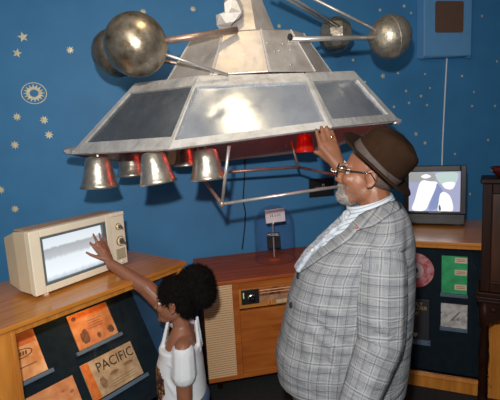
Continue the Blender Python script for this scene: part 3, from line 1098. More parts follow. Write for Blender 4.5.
mats = [M_SHEETD, M_SHEET, M_SHEET, M_SHEET, M_SHEET, M_SHEET]
fr = [(.16, .14, .06, .012), (.11, .16, .012, .02), (.13, .17, .05, .09), (.1, .1, .04, .04), (.1, .1, .03, .03), (.1, .1, .04, .04)]
for i in range(6):
    j = (i + 1) % 6
    q = [RIM[i], RIM[j], TOP[j], TOP[i]]
    bm, n = sheet(q, .004, .0022, i)
    p = obj('skirt_panel', bm, mats[i], sp, world=True, label='metal skirt panel with a dark reflection put into its colour' if i == 0 else None)
    f = strip_frame([v + n * .004 for v in q], n, *fr[i])
    obj('panel_frame', f, M_FRAMEW, p, world=True)
# corner foil tips
for c, r in ((at(71, 151.5, 2.40), .030), (RIM[3], .022)):
    bm = B()
    ellipsoid(bm, c + V((0, 0, .004)), (r * 1.3, r, r * .8), None, 2)
    for v in bm.verts:
        v.co += V((random.uniform(-1, 1), random.uniform(-1, 1), random.uniform(-1, 1))) * .005
    obj('foil_tip', bm, M_FOIL, sp, world=True)
bm = B()
bm.faces.new([bm.verts.new(v - V((0, 0, .002))) for v in TOP])
obj('skirt_cap', bm, M_FRAMEW, sp, world=True, recalc=False)
# middle faceted body
c0, c1 = at(247, 81, 2.4), at(246, 38, 2.4)
r0, r1 = .470, .31
A = [-112, -76, -42, -8, 26, 62, 98, 134, 170, 206]


def octo(c, r, ry):
    return [c + V((r * math.cos(math.radians(a)), ry * math.sin(math.radians(a)), 0)) for a in A]


lo, hi = octo(c0 + V((0, 0, .004)), r0, .25), octo(c1, r1, .17)
for i in range(len(A)):
    j = (i + 1) % len(A)
    bm, n = sheet([lo[i], lo[j], hi[j], hi[i]], .005, .001, 20 + i)
    p = obj('body_panel', bm, M_MIDAL, sp, world=True)
    sgm = tube(B(), [lo[i] + n * .004, hi[i] + n * .004], .005, 6)
    obj('seam', sgm, M_FRAMEW, p, world=True)
bm = B()
bm.faces.new([bm.verts.new(v) for v in hi])
obj('body_cap', bm, M_MIDAL, sp, world=True, recalc=False)
bm = B()
bm.free()
for i in range(7):
    u = random.uniform(.1, .9)
    p = lo[1].lerp(lo[2], u).lerp(hi[1].lerp(hi[2], u), random.uniform(.15, .8))
    bm = B()
    ellipsoid(bm, p + V((0, -.004, .002)), (.006, .006, .006), None, 1)
    obj('rivet', bm, M_FOIL, sp, world=True)
# spire
sc = at(247.5, 36, 2.36)
apex = sc + V((.004, .02, .385))
base = [sc + V((.165 * math.cos(math.radians(a)), .13 * math.sin(math.radians(a)), -.012)) for a in (-125, -75, -25, 25, 75, 125, 175, 225)]
base[0:0] = []
tp = [apex + (b - sc) * .05 for b in base]
obj('spire', loft(B(), [base, tp]), M_MIDAL, sp, world=True)
obj('hanging_rod', tube(B(), [apex - V((0, 0, .02)), V((apex.x, apex.y, 2.949))], .008, 10), M_ROD, sp, world=True)
# crumpled sheet beside the spire
bm = B()
q = [at(221, 2, 2.26), at(237, 2, 2.24), at(238, 22, 2.22), at(231, 24, 2.20), at(219, 17, 2.23)]
cq = sum(q, V()) / 5
ellipsoid(bm, cq + V((0, .02, 0)), (.066, .05, .082), None, 2)
rnd = random.Random(4)
fold = [V((rnd.uniform(-1, 1), rnd.uniform(-1, 1), rnd.uniform(-1, 1))).normalized() for _ in range(9)]
for v in bm.verts:
    d = (v.co - cq).normalized()
    k = max(d.dot(f) for f in fold)
    v.co += d * (k - .8) * .13 + V((rnd.uniform(-1, 1), rnd.uniform(-1, 1), rnd.uniform(-1, 1))) * .009
obj('crumpled_sheet', bm, M_FRAMEW, sp, world=True)
bm = B()
ellipsoid(bm, at(226, 26, 2.32), (.03, .03, .035), None, 2)
for v in bm.verts:
    v.co += V((random.uniform(-1, 1), random.uniform(-1, 1), random.uniform(-1, 1))) * .005
obj('crumpled_scrap', bm, M_FRAMEW, sp, world=True)

# balls and arms
BF, BBL, BR, BBR = at(136, 45, 2.0), at(116, 53, 2.52), at(390, 37, 2.52), at(336, 35, 3.02)


def ball(c, r, mat, ax, seam=True, facets=None, smooth=True):
    bm = B()
    if facets:
        lathe(bm, [(0, -r), (r * .55, -r * .85), (r, -r * .3), (r, -.02), (r * .97, .03), (r * .85, r * .6), (r * .4, r * .95), (0, r)], facets, Matrix.Translation(c))
    else:
        bmesh.ops.create_uvsphere(bm, u_segments=40, v_segments=24, radius=r, matrix=Matrix.Translation(c))
    o = obj('ball', bm, mat, sp, world=True, smooth=smooth)
    if seam:
        ax = V(ax).normalized()
        ring = ring_pts(c, ax, r * 1.003, 40)
        obj('ball_seam', tube(B(), ring + [ring[0]], r * .022, 6), mat, o, world=True)
    return o


ball(BF, .142, M_BALL, (.2, .9, .3), False)
ball(BBL, .136, M_BALL, (1, .35, .3))
ball(BR, .121, M_BALLW, (1, .15, .25))
ball(BBR, .117, M_BALLW, (0, 0, 1), False, 9, False)


def rod(name, a, b, r, mat):
    obj(name, tube(B(), [a, b], r, 10), mat, sp, world=True, smooth=True)


rod('arm', BF.lerp(at(237, 31, 2.20), .22), at(237, 30, 2.20), .0165, M_RODC)
rod('arm_sleeve_end', BF, BF.lerp(at(237, 30, 2.20), .5), .010, M_RODC) if False else None
rod('strut', BF, at(228, 75, 2.12), .0075, M_ROD)
rod('arm', BBL, at(205, 68, 2.45), .012, M_RODC)
rod('arm', at(288, 39.5, 2.24), BR, .0135, M_ROD)
rod('strut', at(300, -8, 2.40), BR, .0085, M_ROD)
rod('arm', at(300, 41, 2.45), BBR, .011, M_ROD)
rod('strut', at(268, -12, 2.42), BBR + V((.0, -.05, .03)), .008, M_ROD)
rod('strut', at(276, -12, 2.42), BBR + V((.05, -.05, .02)), .008, M_ROD)
rod('spreader', at(255, -30, 2.40), at(285, -30, 2.40), .012, M_ROD)
bm = B()
ellipsoid(bm, at(290, 37, 2.22), (.014, .012, .018), None, 2)
obj('arm_bolt', bm, M_INK, sp, world=True)
# hanging frame
F_ = at(222, 204, 2.06)
BLp = at(199, 174, 2.62)
BRp = at(298, 167, 2.72)
FRp = at(369, 182, 2.22)
rod('frame_rail', F_, FRp, .0085, M_ROD)
rod('frame_rail', BLp, BRp, .0095, M_RODC)
rod('frame_rail', F_, BLp, .0085, M_RODC)
rod('frame_rail', BRp, FRp, .0085, M_RODC)
rod('frame_post', F_, at(229, 146, 2.0), .0085, M_ROD)
rod('frame_post', BRp, at(291, 140, 2.72), .0085, M_RODC)
rod('frame_post', BLp, BLp + V((0, 0, .24)), .0085, M_RODC)
bm = B()
ellipsoid(bm, F_, (.014, .014, .018), None, 2)
obj('frame_joint', bm, M_RODC, sp, world=True)


# bells
def bell(px, top, bot, Y, mat, tilt=0, wpx=17):
    c = at(px, top, Y)
    h = (c - at(px, bot, Y)).z
    r = h * .60
    m = Matrix.Translation(c) @ Matrix.Rotation(tilt, 4, 'Y')
    p = [(0, .0), (r * .42, .0), (r * .60, -h * .06), (r * .62, -h * .12), (r * .66, -h * .15), (r * .72, -h * .35), (r * .82, -h * .65), (r * .94, -h * .90), (r * 1.04, -h), (r * 1.0, -h * 1.0), (r * .88, -h * .86), (r * .6, -h * .2), (0, -h * .15)]
    o = obj('bell', lathe(B(), p, 36, m), mat, sp, world=True, smooth=True)
    obj('bell_stem', tube(B(), [c - V((0, 0, .005)), c + V((0, 0, .012))], .007, 8), M_ROD, o, world=True)
    return o


bell(97.5, 156.5, 187.5, 2.30, M_BELL, .03)
bell(152.5, 152, 183.5, 2.06, M_BELL, -.10)
bell(205, 149, 179.5, 2.08, M_BELL, -.04)
bell(130, 150, 176, 2.66, M_BELL)
bell(185, 145, 166, 2.74, M_BELL)
o = bell(304.5, 134, 152, 2.66, M_RED, .0)
o['label'] = 'red bell'
# red lamp under the skirt
LP = V((.02, 2.42, 1.86))
bm = B()
ellipsoid(bm, LP, (.02, .02, .028), None, 2)
obj('red_lamp', bm, emit('red_glow', (1, .04, .02), 6), sp, world=True)
light('red_lamp_light', 'POINT', LP - V((0, 0, .04)), 1.2, (1, .05, .03), .03)
light('red_lamp_side_light', 'POINT', V((.34, 2.45, 1.80)), .7, (1, .05, .03), .02)


# ------------------------------------------------------------------ people
def head_caps(bm, M, s=1.0, child=False):
    """x forward, y to the person's left, z up"""
    R3 = M.to_3x3()

    def e(c, r, rot=None):
        rm = R3 if rot is None else R3 @ rot
        ellipsoid(bm, M @ (V(c) * s), [k * s for k in r], rm.normalized())

    def c_(a, ra, b, rb):
        capsule(bm, M @ (V(a) * s), ra * s, M @ (V(b) * s), rb * s)
    e((-.015, 0, .035), (.098, .077, .088))
    e((.028, 0, -.025), (.064, .064, .085))
    e((.045, 0, -.085), (.046, .046, .030))
    e((.005, 0, -.055), (.06, .062, .05))
    e((.074, 0, .026), (.020, .052, .013))
    e((.066, .036, -.022), (.024, .024, .024))
    e((.066, -.036, -.022), (.024, .024, .024))
    c_((.086, 0, .010), .009, (.107, 0, -.030), .012)
    e((.097, .012, -.036), (.011, .009, .008))
    e((.097, -.012, -.036), (.011, .009, .008))
    e((.084, 0, -.060), (.012, .024, .006))
    e((.082, 0, -.071), (.012, .021, .007))
    e((.078, 0, -.100), (.018, .022, .016))
    for k in (1, -1):
        tilt = Matrix.Rotation(.25, 3, 'Y') @ Matrix.Rotation(-.25 * k, 3, 'Z')
        e((-.008, .078 * k, -.002), (.019, .007, .031), tilt)
        for a in range(7):
            t = -.6 + a * .62
            p = (-.008 + .018 * math.cos(t + 1.2), .083 * k, .0 + .029 * math.sin(t + 1.2))
            e(p, (.0055, .0055, .0055))
        e((-.004, .080 * k, -.030), (.008, .006, .009))


def eyes(M, s, parent):
    for k in (1, -1):
        c = M @ (V((.070, .033 * k, .006)) * s)
        bm = B()
        ellipsoid(bm, c, (.0125 * s,) * 3, None, 3)
        o = obj('eye', bm, M_EYE, parent, world=True, smooth=True)
        bm = B()
        ellipsoid(bm, M @ (V((.0795, .033 * k, .006)) * s), (.0050 * s,) * 3, None, 2)
        obj('iris', bm, M_PUPIL, o, world=True, smooth=True)


def hand_caps(bm, wrist, palm, fingers, thumb, rw, rp, rf):
    """palm: list of knuckle points; fingers: list of [base, mid, tip]; thumb: [base, joint, tip]"""
    for k in palm:
        capsule(bm, wrist, rw, k, rp)
    for a, b in zip(palm, palm[1:]):
        capsule(bm, a, rp, b, rp)
    for k, f in zip(palm, fingers):
        capsule(bm, k, rp * .82, f[0], rf)
        capsule(bm, f[0], rf, f[1], rf * .93)
        capsule(bm, f[1], rf * .93, f[2], rf * .78)
    capsule(bm, wrist.lerp(palm[0], .25), rw * .8, thumb[0], rf * 1.3)
    capsule(bm, thumb[0], rf * 1.3, thumb[1], rf * 1.08)
    capsule(bm, thumb[1], rf * 1.08, thumb[2], rf * .85)


def oval(c, ax, ay, z, n=40, p=2.3):
    out = []
    for k in range(n):
        a = 2 * PI * k / n
        ca, sa = math.cos(a), math.sin(a)
        out.append(V((c[0] + ax * math.copysign(abs(ca) ** (2 / p), ca), c[1] + ay * math.copysign(abs(sa) ** (2 / p), sa), z)))
    return out


def interp(rows, z):
    rows = sorted(rows)
    if z <= rows[0][0]:
        return rows[0][1:]
    for a, b in zip(rows, rows[1:]):
        if a[0] <= z <= b[0]:
            t = (z - a[0]) / (b[0] - a[0])
            t = t * t * (3 - 2 * t) * .5 + t * .5
            return [p + (q - p) * t for p, q in zip(a[1:], b[1:])]
    return rows[-1][1:]


def torso(rows, yc, z0, z1, n, grow=0, segs=48, p=2.3):
    rings = []
    for i in range(n + 1):
        z = z0 + (z1 - z0) * i / n
        xf, xb, hw = interp(rows, z)
        rings.append(oval(((xf + xb) / 2, yc), (xb - xf) / 2 + grow, hw + grow, z, segs, p))
    return rings


def person_frame(fwd_yaw, pitch, roll=0):
    """head basis looking to -X, yawed away from the viewer and pitched up"""
    f = V((-math.cos(fwd_yaw) * math.cos(pitch), math.sin(fwd_yaw) * math.cos(pitch), math.sin(pitch)))
    l = V((0, 0, 1)).cross(f).normalized()
    u = f.cross(l)
    if roll:
        q = Matrix.Rotation(roll, 3, f)
        l, u = q @ l, q @ u
    return Matrix((f, l, u)).transposed()


# ---------------- the man
YM = 1.55
man = thing('person', 'man in a brown hat and grey checked suit jacket reaching up to the metal spacecraft', 'person', (.37, YM, 0))
R3 = person_frame(math.radians(14), math.radians(12))
ear = at(370, 179.5, 1.475)
hc = ear - R3 @ V((-.006, .080, -.004))
hc = hc + V((.0, 0, 0))
HM = Matrix.Translation(hc) @ R3.to_4x4()
JR = [(1.44, .425, .552, .075), (1.405, .392, .572, .13), (1.36, .345, .584, .178), (1.30, .268, .596, .198), (1.25, .212, .600, .20), (1.19, .166, .602, .203), (1.07, .124, .599, .207),
      (.95, .095, .592, .208), (.83, .068, .582, .208), (.70, .072, .566, .205)]
bm = B()
head_caps(bm, HM)
capsule(bm, HM @ V((-.025, 0, -.045)), .058, V((.475, YM, 1.40)), .066)
loft(bm, torso([(z, a + .035, b - .03, h - .03) for z, a, b, h in JR], YM, .78, 1.40, 16, 0, 32))
# legs of the body
for s in (-1, 1):
    chain(bm, [(V((.36, YM + .095 * s, .82)), .10), (V((.36, YM + .10 * s, .46)), .066), (V((.38, YM + .10 * s, .09)), .045), (V((.27, YM + .11 * s, .04)), .036)])
# near arm
SN, EN, WN = at(383, 244, 1.41), at(380, 343, 1.35), at(345, 436, 1.27)
SN2 = at(384, 300, 1.37)
chain(bm, [(V((.49, YM - .08, 1.36)), .06), (SN, .055), (EN, .045), (WN, .030)])
pd = (WN - EN).normalized()
sd = V((.15, -.98, .05)).cross(pd).normalized()
palm = [WN + pd * .085 + sd * (.030 - .020 * k) for k in range(4)]
fin = [[p + pd * .025, p + pd * (.055 + .008 * (k in (1, 2))) + V((0, .012, 0)), p + pd * (.080 + .012 * (k in (1, 2))) + V((0, .03, 0))] for k, p in enumerate(palm)]
hand_caps(bm, WN, palm, fin, [WN + pd * .04 + sd * .042, WN + pd * .075 + sd * .05, WN + pd * .10 + sd * .045], .026, .014, .0095)
# raised far arm and hand on the rim
SF, EF, WF = V((.475, YM + .19, 1.345)), at(376, 222, 1.97), at(339, 167, 1.865)
chain(bm, [(V((.49, YM + .08, 1.36)), .06), (SF, .058), (EF, .045), (WF, .030)])
palm = [at(321, 146.5, 1.90), at(326, 143.5, 1.905), at(331, 143.5, 1.905), at(335.5, 146.5, 1.90)]
fin = [[at(319, 140, 1.912), at(317.4, 135, 1.922), at(316.2, 130, 1.926)],
       [at(324.3, 137, 1.918), at(322.6, 132, 1.928), at(321.2, 127, 1.934)],
       [at(329.6, 137, 1.918), at(328, 132, 1.928), at(326.6, 127, 1.934)],
       [at(334.6, 140.5, 1.912), at(333.3, 136, 1.922), at(332, 131, 1.928)]]
hand_caps(bm, WF, palm, fin, [at(327, 159, 1.885), at(320.5, 154, 1.90), at(315, 152, 1.91)], .031, .0165, .0112)
ellips = at(331, 154, 1.89)
ellipsoid(bm, ellips, (.040, .020, .046), None, 3)
body = link('body', fuse(bm, .0052, 3), M_SKIN, man, True, True)
eyes(HM, 1, man)

# plaid cloth
m, nt, b = newmat('plaid_grey')
attr = N(nt, 'ShaderNodeAttribute')
attr.attribute_name = 'cloth'
sx = N(nt, 'ShaderNodeSeparateXYZ')
nt.links.new(attr.outputs['Vector'], sx.inputs[0])


def line(co, period, off, width):
    f = math_(nt, 'FRACT', math_(nt, 'ADD', math_(nt, 'DIVIDE', co, period), off))
    d = math_(nt, 'ABSOLUTE', math_(nt, 'SUBTRACT', f, .5))
    return math_(nt, 'LESS_THAN', d, width / period / 2)


def mx(nt, f, c1, c2):
    n = N(nt, 'ShaderNodeMix', data_type='RGBA')
    nt.links.new(f, n.inputs[0])
    for i, c in ((6, c1), (7, c2)):
        if isinstance(c, tuple):
            n.inputs[i].default_value = (*c, 1)
        else:
            nt.links.new(c, n.inputs[i])
    return n.outputs[2]


nz = N(nt, 'ShaderNodeTexNoise')
nz.inputs['Scale'].default_value = 260
nt.links.new(attr.outputs['Vector'], nz.inputs['Vector'])
base = ramp(nt, nz.outputs[0], [(.3, (.18, .186, .195)), (.7, (.25, .257, .268))])
cur = base
half = lambda f, k: math_(nt, 'MULTIPLY', f, k)
for co in (sx.outputs[0], sx.outputs[1]):
    P = .068
    for off, w, c, k in ((.0, .0048, (.36, .36, .36), .4), (.15, .0048, (.36, .36, .36), .4), (.075, .0035, (.09, .09, .105), .5), (.5, .0034, (.075, .075, .095), .65), (.58, .003, (.085, .085, .10), .4)):
        cur = mx(nt, half(line(co, P, off, w), k), cur, c)
nt.links.new(cur, b.inputs['Base Color'])
b.inputs['Roughness'].default_value = .9
b.inputs['Specular IOR Level'].default_value = .2
n2 = N(nt, 'ShaderNodeTexNoise')
n2.inputs['Scale'].default_value = 7
n2.inputs['Detail'].default_value = 3
n2.inputs['Distortion'].default_value = 1.2
mp = N(nt, 'ShaderNodeMapping')
mp.inputs['Rotation'].default_value = (0, 0, .8)
mp.inputs['Scale'].default_value = (.7, 2.2, 1)
nt.links.new(attr.outputs['Vector'], mp.inputs[0])
nt.links.new(mp.outputs[0], n2.inputs['Vector'])
bp = N(nt, 'ShaderNodeBump')
bp.inputs['Strength'].default_value = .6
bp.inputs['Distance'].default_value = .025
nt.links.new(n2.outputs[0], bp.inputs['Height'])
nt.links.new(bp.outputs[0], b.inputs['Normal'])
M_PLAID = m


def cloth_attr(me, fn):
    a = me.attributes.new('cloth', 'FLOAT_VECTOR', 'POINT')
    for v, d in zip(me.vertices, a.data):
        d.vector = fn(v.co)


def wrap_uv(rows, yc):
    def fn(p):
        xf, xb, hw = interp(rows, p.z)
        a = math.atan2(-(p.y - yc), p.x - (xf + xb) / 2)     # 0 at the back, pi/2 toward the near side
        return (a * .22, p.z - .05 * (p.x - .35), 0)
    return fn


def limb_uv(pts):
    def fn(p):
        best, run = None, 0
        for a, b in zip(pts, pts[1:]):
            d = b - a
            L = d.length
            t = max(0, min(1, (p - a).dot(d) / L / L))
            q = a + d * t
            dist = (p - q).length
            if best is None or dist < best[0]:
                u = V((0, -1, 0)) - d * (d.y * -1 / L / L)
                u.normalize()
                w = d.normalized().cross(u)
                best = (dist, math.atan2((p - q).dot(w), (p - q).dot(u)) * .085, run + t * L)
            run += L
        return (best[1], -best[2] + 1.3, 0)
    return fn


def wrinkle(me, folds):
    """push real cloth folds: each fold (a, b, radius, height) raises a soft ridge along a-b"""
    for v in me.vertices:
        h = 0
        for a, b, r, k in folds:
            d = b - a
            t = max(0, min(1, (v.co - a).dot(d) / d.length_squared))
            q = (v.co - (a + d * t)).length / r
            if q < 1:
                h += k * (1 - q * q) ** 2 * math.sin(PI * min(1, max(0, .12 + .76 * t)))
        if h:
            v.co += v.normal * h


bm = B()
loft(bm, torso(JR, YM, .705, 1.44, 44, 0, 64))
# shoulders
for s, sh in ((-1, SN), (1, SF)):
    chain(bm, [(V((.50, YM + .07 * s, 1.385)), .06), (V((sh.x - .0, YM + .155 * s, sh.z + .012)), .072)])
jme = fuse(bm, .008, 6)
for v_ in jme.vertices:                                   # the front hem hangs higher than the back
    if v_.co.z < .98:
        t_ = max(0, min(1, (.42 - v_.co.x) / .30))
        v_.co.z = .98 + (v_.co.z - .98) * (1 - .16 * t_)
cloth_attr(jme, wrap_uv(JR, YM))
fy = 1.345
wrinkle(jme, [(at(300, 300, fy + .05), at(344, 318, fy), .022, .010), (at(296, 312, fy + .05), at(346, 345, fy), .022, -.008), (at(305, 330, fy + .03), at(344, 352, fy), .024, .009),
              (at(318, 285, fy + .02), at(350, 300, fy), .02, .008), (at(310, 350, fy), at(342, 372, fy), .024, -.008), (at(330, 340, fy), at(338, 395, fy), .022, .009), (at(300, 330, fy + .05), at(316, 392, fy), .03, .008),
              (at(312, 262, fy + .02), at(340, 275, fy), .03, .006)])
jbvh = BVHTree.FromPolygons([v.co.copy() for v in jme.vertices], [p.vertices[:] for p in jme.polygons])
jacket = link('jacket', jme, M_PLAID, man, True, True)

SL_N = [(at(382, 240, 1.425), .074), (at(381, 268, 1.385), .087), (at(380, 305, 1.365), .090), (at(380, 340, 1.345), .083), (at(366, 380, 1.315), .070), (at(347, 428, 1.275), .056)]
bm = B()
chain(bm, SL_N)
me = fuse(bm, .007, 5)
cloth_attr(me, limb_uv([p for p, r in SL_N]))
wrinkle(me, [(at(352, 318, 1.28), at(392, 332, 1.27), .022, .009), (at(350, 335, 1.28), at(396, 338, 1.27), .02, -.007), (at(352, 345, 1.27), at(390, 356, 1.26), .024, .010), (at(350, 362, 1.26), at(384, 368, 1.25), .02, -.007),
             (at(358, 300, 1.29), at(386, 318, 1.27), .02, .006), (at(345, 380, 1.25), at(375, 384, 1.24), .022, .008), (at(357, 262, 1.31), at(352, 310, 1.28), .018, .007)])
o = link('sleeve', me, M_PLAID, jacket, True, True)
bm = B()
chain(bm, [(SF, .072), (EF, .062), (WF.lerp(EF, .25), .048)])
me = fuse(bm, .008, 4)
cloth_attr(me, limb_uv([SF, EF, WF]))
link('sleeve', me, M_PLAID, jacket, True, True)


def hit(px, py, off=.004, bvh=None):
    d = (at(px, py, 2.0) - CAM).normalized()
    loc, n, i, dist = (bvh or jbvh).ray_cast(CAM, d)
    if loc is None:
        return None, None
    return loc + n * off, n


def strip_on(pairs, off, thick, sub=5, bvh=None):
    """strip of cloth lying on a garment, between two edge lines"""
    rows = []
    dense = []
    for (a, b), (c, d) in zip(pairs, pairs[1:]):
        for k in range(4):
            t = k / 4
            dense.append(((a[0] + (c[0] - a[0]) * t, a[1] + (c[1] - a[1]) * t), (b[0] + (d[0] - b[0]) * t, b[1] + (d[1] - b[1]) * t)))
    dense.append(pairs[-1])
    for a, b in dense:
        row = []
        for k in range(sub + 1):
            t = k / sub
            p, n = hit(a[0] + (b[0] - a[0]) * t, a[1] + (b[1] - a[1]) * t, off, bvh)
            row.append(p)
        good = [p for p in row if p is not None]
        if not good:
            continue
        lastp = None
        for k in range(len(row)):
            if row[k] is None:
                row[k] = lastp if lastp is not None else good[0]
            lastp = row[k]
        rows.append(row)
    bm = B()
    vs = [[bm.verts.new(p) for p in r] for r in rows]
    for a, b in zip(vs, vs[1:]):
        for k in range(len(a) - 1):
            bm.faces.new((a[k], a[k + 1], b[k + 1], b[k]))
    bmesh.ops.remove_doubles(bm, verts=bm.verts, dist=.0005)
    return bm


def plaid_part(name, bm, parent, thick=.004):
    bmesh.ops.recalc_face_normals(bm, faces=bm.faces)
    me = bpy.data.meshes.new(name)
    bm.to_mesh(me)
    bm.free()
    cloth_attr(me, lambda p: ((p.x * .75 + p.z * .66) * 1.0, (p.z * .75 - p.x * .66), 0))
    o = link(name, me, M_PLAID, parent, True, True)
    md = o.modifiers.new('solid', 'SOLIDIFY')
    md.thickness = thick
    md.offset = 0
    return o


LAP = [((396, 201), (401, 209)), ((381, 207), (388, 217)), ((366, 213), (374, 227)), ((353, 220), (358, 231)), ((343, 228), (353, 238)), ((329, 240), (337, 249)), ((315, 253), (320, 260)), ((302, 268), (303, 272))]
plaid_part('lapel', strip_on(LAP, .006, .004), jacket)
for px, py in ((299, 276), (292, 305)):
    p, n = hit(px, py, .003)
    if p:
        obj('button', lathe(B(), [(0, 0), (.011, 0), (.011, .004), (0, .005)], 16, Matrix.Translation(p) @ n.to_track_quat('Z', 'Y').to_matrix().to_4x4()), M_INK, jacket, world=True)
p, n = hit(358.5, 229.5, .011)
if p:
    bm = B()
    ellipsoid(bm, p, (.007, .005, .004), None, 2)
    obj('lapel_pin', bm, plain('pin_red', (.5, .03, .02), .4), jacket, world=True)
# shirt
SR = [(1.43, .398, .545, .06), (1.40, .352, .560, .085), (1.355, .302, .56, .10), (1.30, .240, .55, .11), (1.22, .200, .54, .11), (1.15, .20, .54, .12), (.80, .12, .53, .15), (.66, .125, .50, .15)]
bm = B()
loft(bm, torso(SR, YM, .67, 1.43, 30, 0, 48))
sme = fuse(bm, .008, 3)
m, nt, b = newmat('shirt_stripes')
tc = N(nt, 'ShaderNodeTexCoord')
sx = N(nt, 'ShaderNodeSeparateXYZ')
nt.links.new(tc.outputs['Object'], sx.inputs[0])
v = math_(nt, 'ADD', math_(nt, 'MULTIPLY', sx.outputs[2], 1.0), math_(nt, 'MULTIPLY', sx.outputs[0], -.33))
ln = line(v, .0125, 0, .003)
nt.links.new(mx(nt, ln, (.50, .53, .56), (.20, .28, .36)), b.inputs['Base Color'])
b.inputs['Roughness'].default_value = .8
M_SHIRT = m
shirt = link('shirt', sme, M_SHIRT, man, True, True)
cn = V((-.26, 0, .965)).normalized()
cx = V((.965, 0, .26)).normalized()
cy = V((0, 1, 0))
cc = at(371, 207, YM)


def collar_ring(h, rx, ry):
    return [cc + cn * h + cx * (rx * math.cos(2 * PI * k / 36)) + cy * (ry * math.sin(2 * PI * k / 36)) for k in range(36)]


bm = B()
loft(bm, [collar_ring(-.034, .098, .100), collar_ring(-.01, .095, .088), collar_ring(.022, .088, .076), collar_ring(.030, .085, .073), collar_ring(.029, .079, .067), collar_ring(-.02, .074, .064)], cap=False)
obj('collar', bm, M_SHIRT, shirt, world=True, smooth=True)
# tie
m, nt, b = newmat('tie_pattern')
tc = N(nt, 'ShaderNodeTexCoord')
vo = N(nt, 'ShaderNodeTexVoronoi')
vo.inputs['Scale'].default_value = 42
nt.links.new(tc.outputs['Object'], vo.inputs['Vector'])
nt.links.new(ramp(nt, vo.outputs['Distance'], [(.2, (.55, .48, .42)), (.42, (.22, .26, .32)), (.7, (.40, .44, .48))]), b.inputs['Base Color'])
b.inputs['Roughness'].default_value = .6
bm = B()
kn_ = at(347, 214, 1.52)
chain(bm, [(kn_, .017), (kn_ + V((-.014, 0, -.02)), .015)])
for (a, ra), (c, rc) in zip([((348, 222), .016), ((337, 228), .02), ((325, 240), .022), ((311, 253), .02)], [((337, 228), .02), ((325, 240), .022), ((311, 253), .02), ((301, 268), .015)]):
    for dy in (-.022, .0, .022):
        capsule(bm, at(*a, 1.525) + V((-.012, dy, 0)), .012, at(*c, 1.525) + V((-.012, dy, 0)), .012)
link('tie', fuse(bm, .005, 3), m, man, True, True)
# trousers and shoes
bm = B()
ellipsoid(bm, V((.345, YM, .78)), (.215, .185, .15))
for s in (-1, 1):
    chain(bm, [(V((.35, YM + .09 * s, .76)), .125), (V((.36, YM + .10 * s, .46)), .095), (V((.38, YM + .10 * s, .10)), .075)])
link('trousers', fuse(bm, .012, 3), M_TROUS, man, True, True)
for s in (-1, 1):
    bm = B()
    chain(bm, [(V((.41, YM + .10 * s, .045)), .042), (V((.30, YM + .11 * s, .045)), .044), (V((.21, YM + .12 * s, .034)), .033)])
    me = fuse(bm, .006, 2)
    for v_ in me.vertices:
        v_.co.z = max(.001, v_.co.z)
    link('shoe', me, M_SHOE, man, True, True)
# beard
bm = B()


def he(c, r, M=HM):
    ellipsoid(bm, M @ V(c), r, M.to_3x3())


he((.055, 0, -.088), (.042, .044, .031))
he((.068, 0, -.076), (.025, .034, .026))
he((.088, 0, -.052), (.011, .030, .007))
bme = fuse(bm, .004, 2)
stub = B()
for c_, r_ in (((.055, 0, -.086), (.045, .047, .034)), ((.040, 0, -.058), (.055, .059, .045)), ((.012, 0, -.050), (.055, .0645, .040))):
    ellipsoid(stub, HM @ V(c_), r_, HM.to_3x3())
stub = fuse(stub, .004, 2)
bm = B()
bm.from_mesh(bme)
spikes(bm, bme, 1800, .009, .0009, 3)
spikes(bm, stub, 2400, .006, .0007, 4)
obj('beard', bm, M_BEARD, man, world=True, smooth=False, recalc=False)
# brows
bm = B()
for s in (1, -1):
    capsule(bm, HM @ V((.093, .016 * s, .026)), .005, HM @ V((.082, .050 * s, .030)), .004)
obj('eyebrows', bm, M_BEARD, man, world=True, smooth=True)
# cropped grey hair at the back of the head
bm = B()
he((-.045, 0, .005), (.072, .074, .055))
he((-.03, 0, .05), (.085, .074, .06))
link('hair', fuse(bm, .007, 3), plain('hair_grey', (.075, .05, .038), .85, 0, .3, 90), man, True, True)
# glasses
gl = B()
for s in (1, -1):
    ring = [HM @ V((.112 - .010 * math.cos(a) * 0, .034 * s + .025 * math.cos(a), .004 + .020 * math.sin(a))) for a in [2 * PI * k / 20 for k in range(21)]]
    tube(gl, ring, .0028, 6)
    tube(gl, [HM @ V((.110, .060 * s, .012)), HM @ V((.085, .074 * s, .013)), HM @ V((-.004, .086 * s, .018)), HM @ V((-.024, .086 * s, -.004))], .0026, 6)
tube(gl, [HM @ V((.112, .010, .006)), HM @ V((.116, 0, .010)), HM @ V((.112, -.010, .006))], .0025, 6)
g_ = obj('glasses', gl, M_BLACKG, man, world=True, smooth=True)
for s in (1, -1):
    bm = B()
    ellipsoid(bm, HM @ V((.112, .034 * s, .004)), (.003, .024, .019), HM.to_3x3(), 3)
    obj('lens', bm, glass('lens_glass%d' % s, (.9, .95, .95), .2, .05), g_, world=True, smooth=True)
# ring and bracelet on the raised hand
fd = (fin[2][0] - palm[2]).normalized()
c = at(331.2, 137.2, 1.918)
bm = tube(B(), (lambda r: r + [r[0]])(ring_pts(c, fd, .0112, 18)), .0026, 6)
ellipsoid(bm, c + V((0, -.012, .0)), (.0075, .004, .0055), None, 2)
obj('finger_ring', bm, plain('ring_gold', (.85, .62, .25), .2, 1, .05), man, world=True, smooth=True)
fd = (WF - EF).normalized()
wc = WF + fd * .004
rp = ring_pts(wc, fd, .034, 20)
bm = tube(B(), rp + [rp[0]], .004, 6)
for p in rp:
    ellipsoid(bm, p, (.006, .006, .005), None, 1)
obj('bracelet', bm, plain('bracelet_metal', (.75, .7, .6), .25, 1, .1), man, world=True, smooth=False)

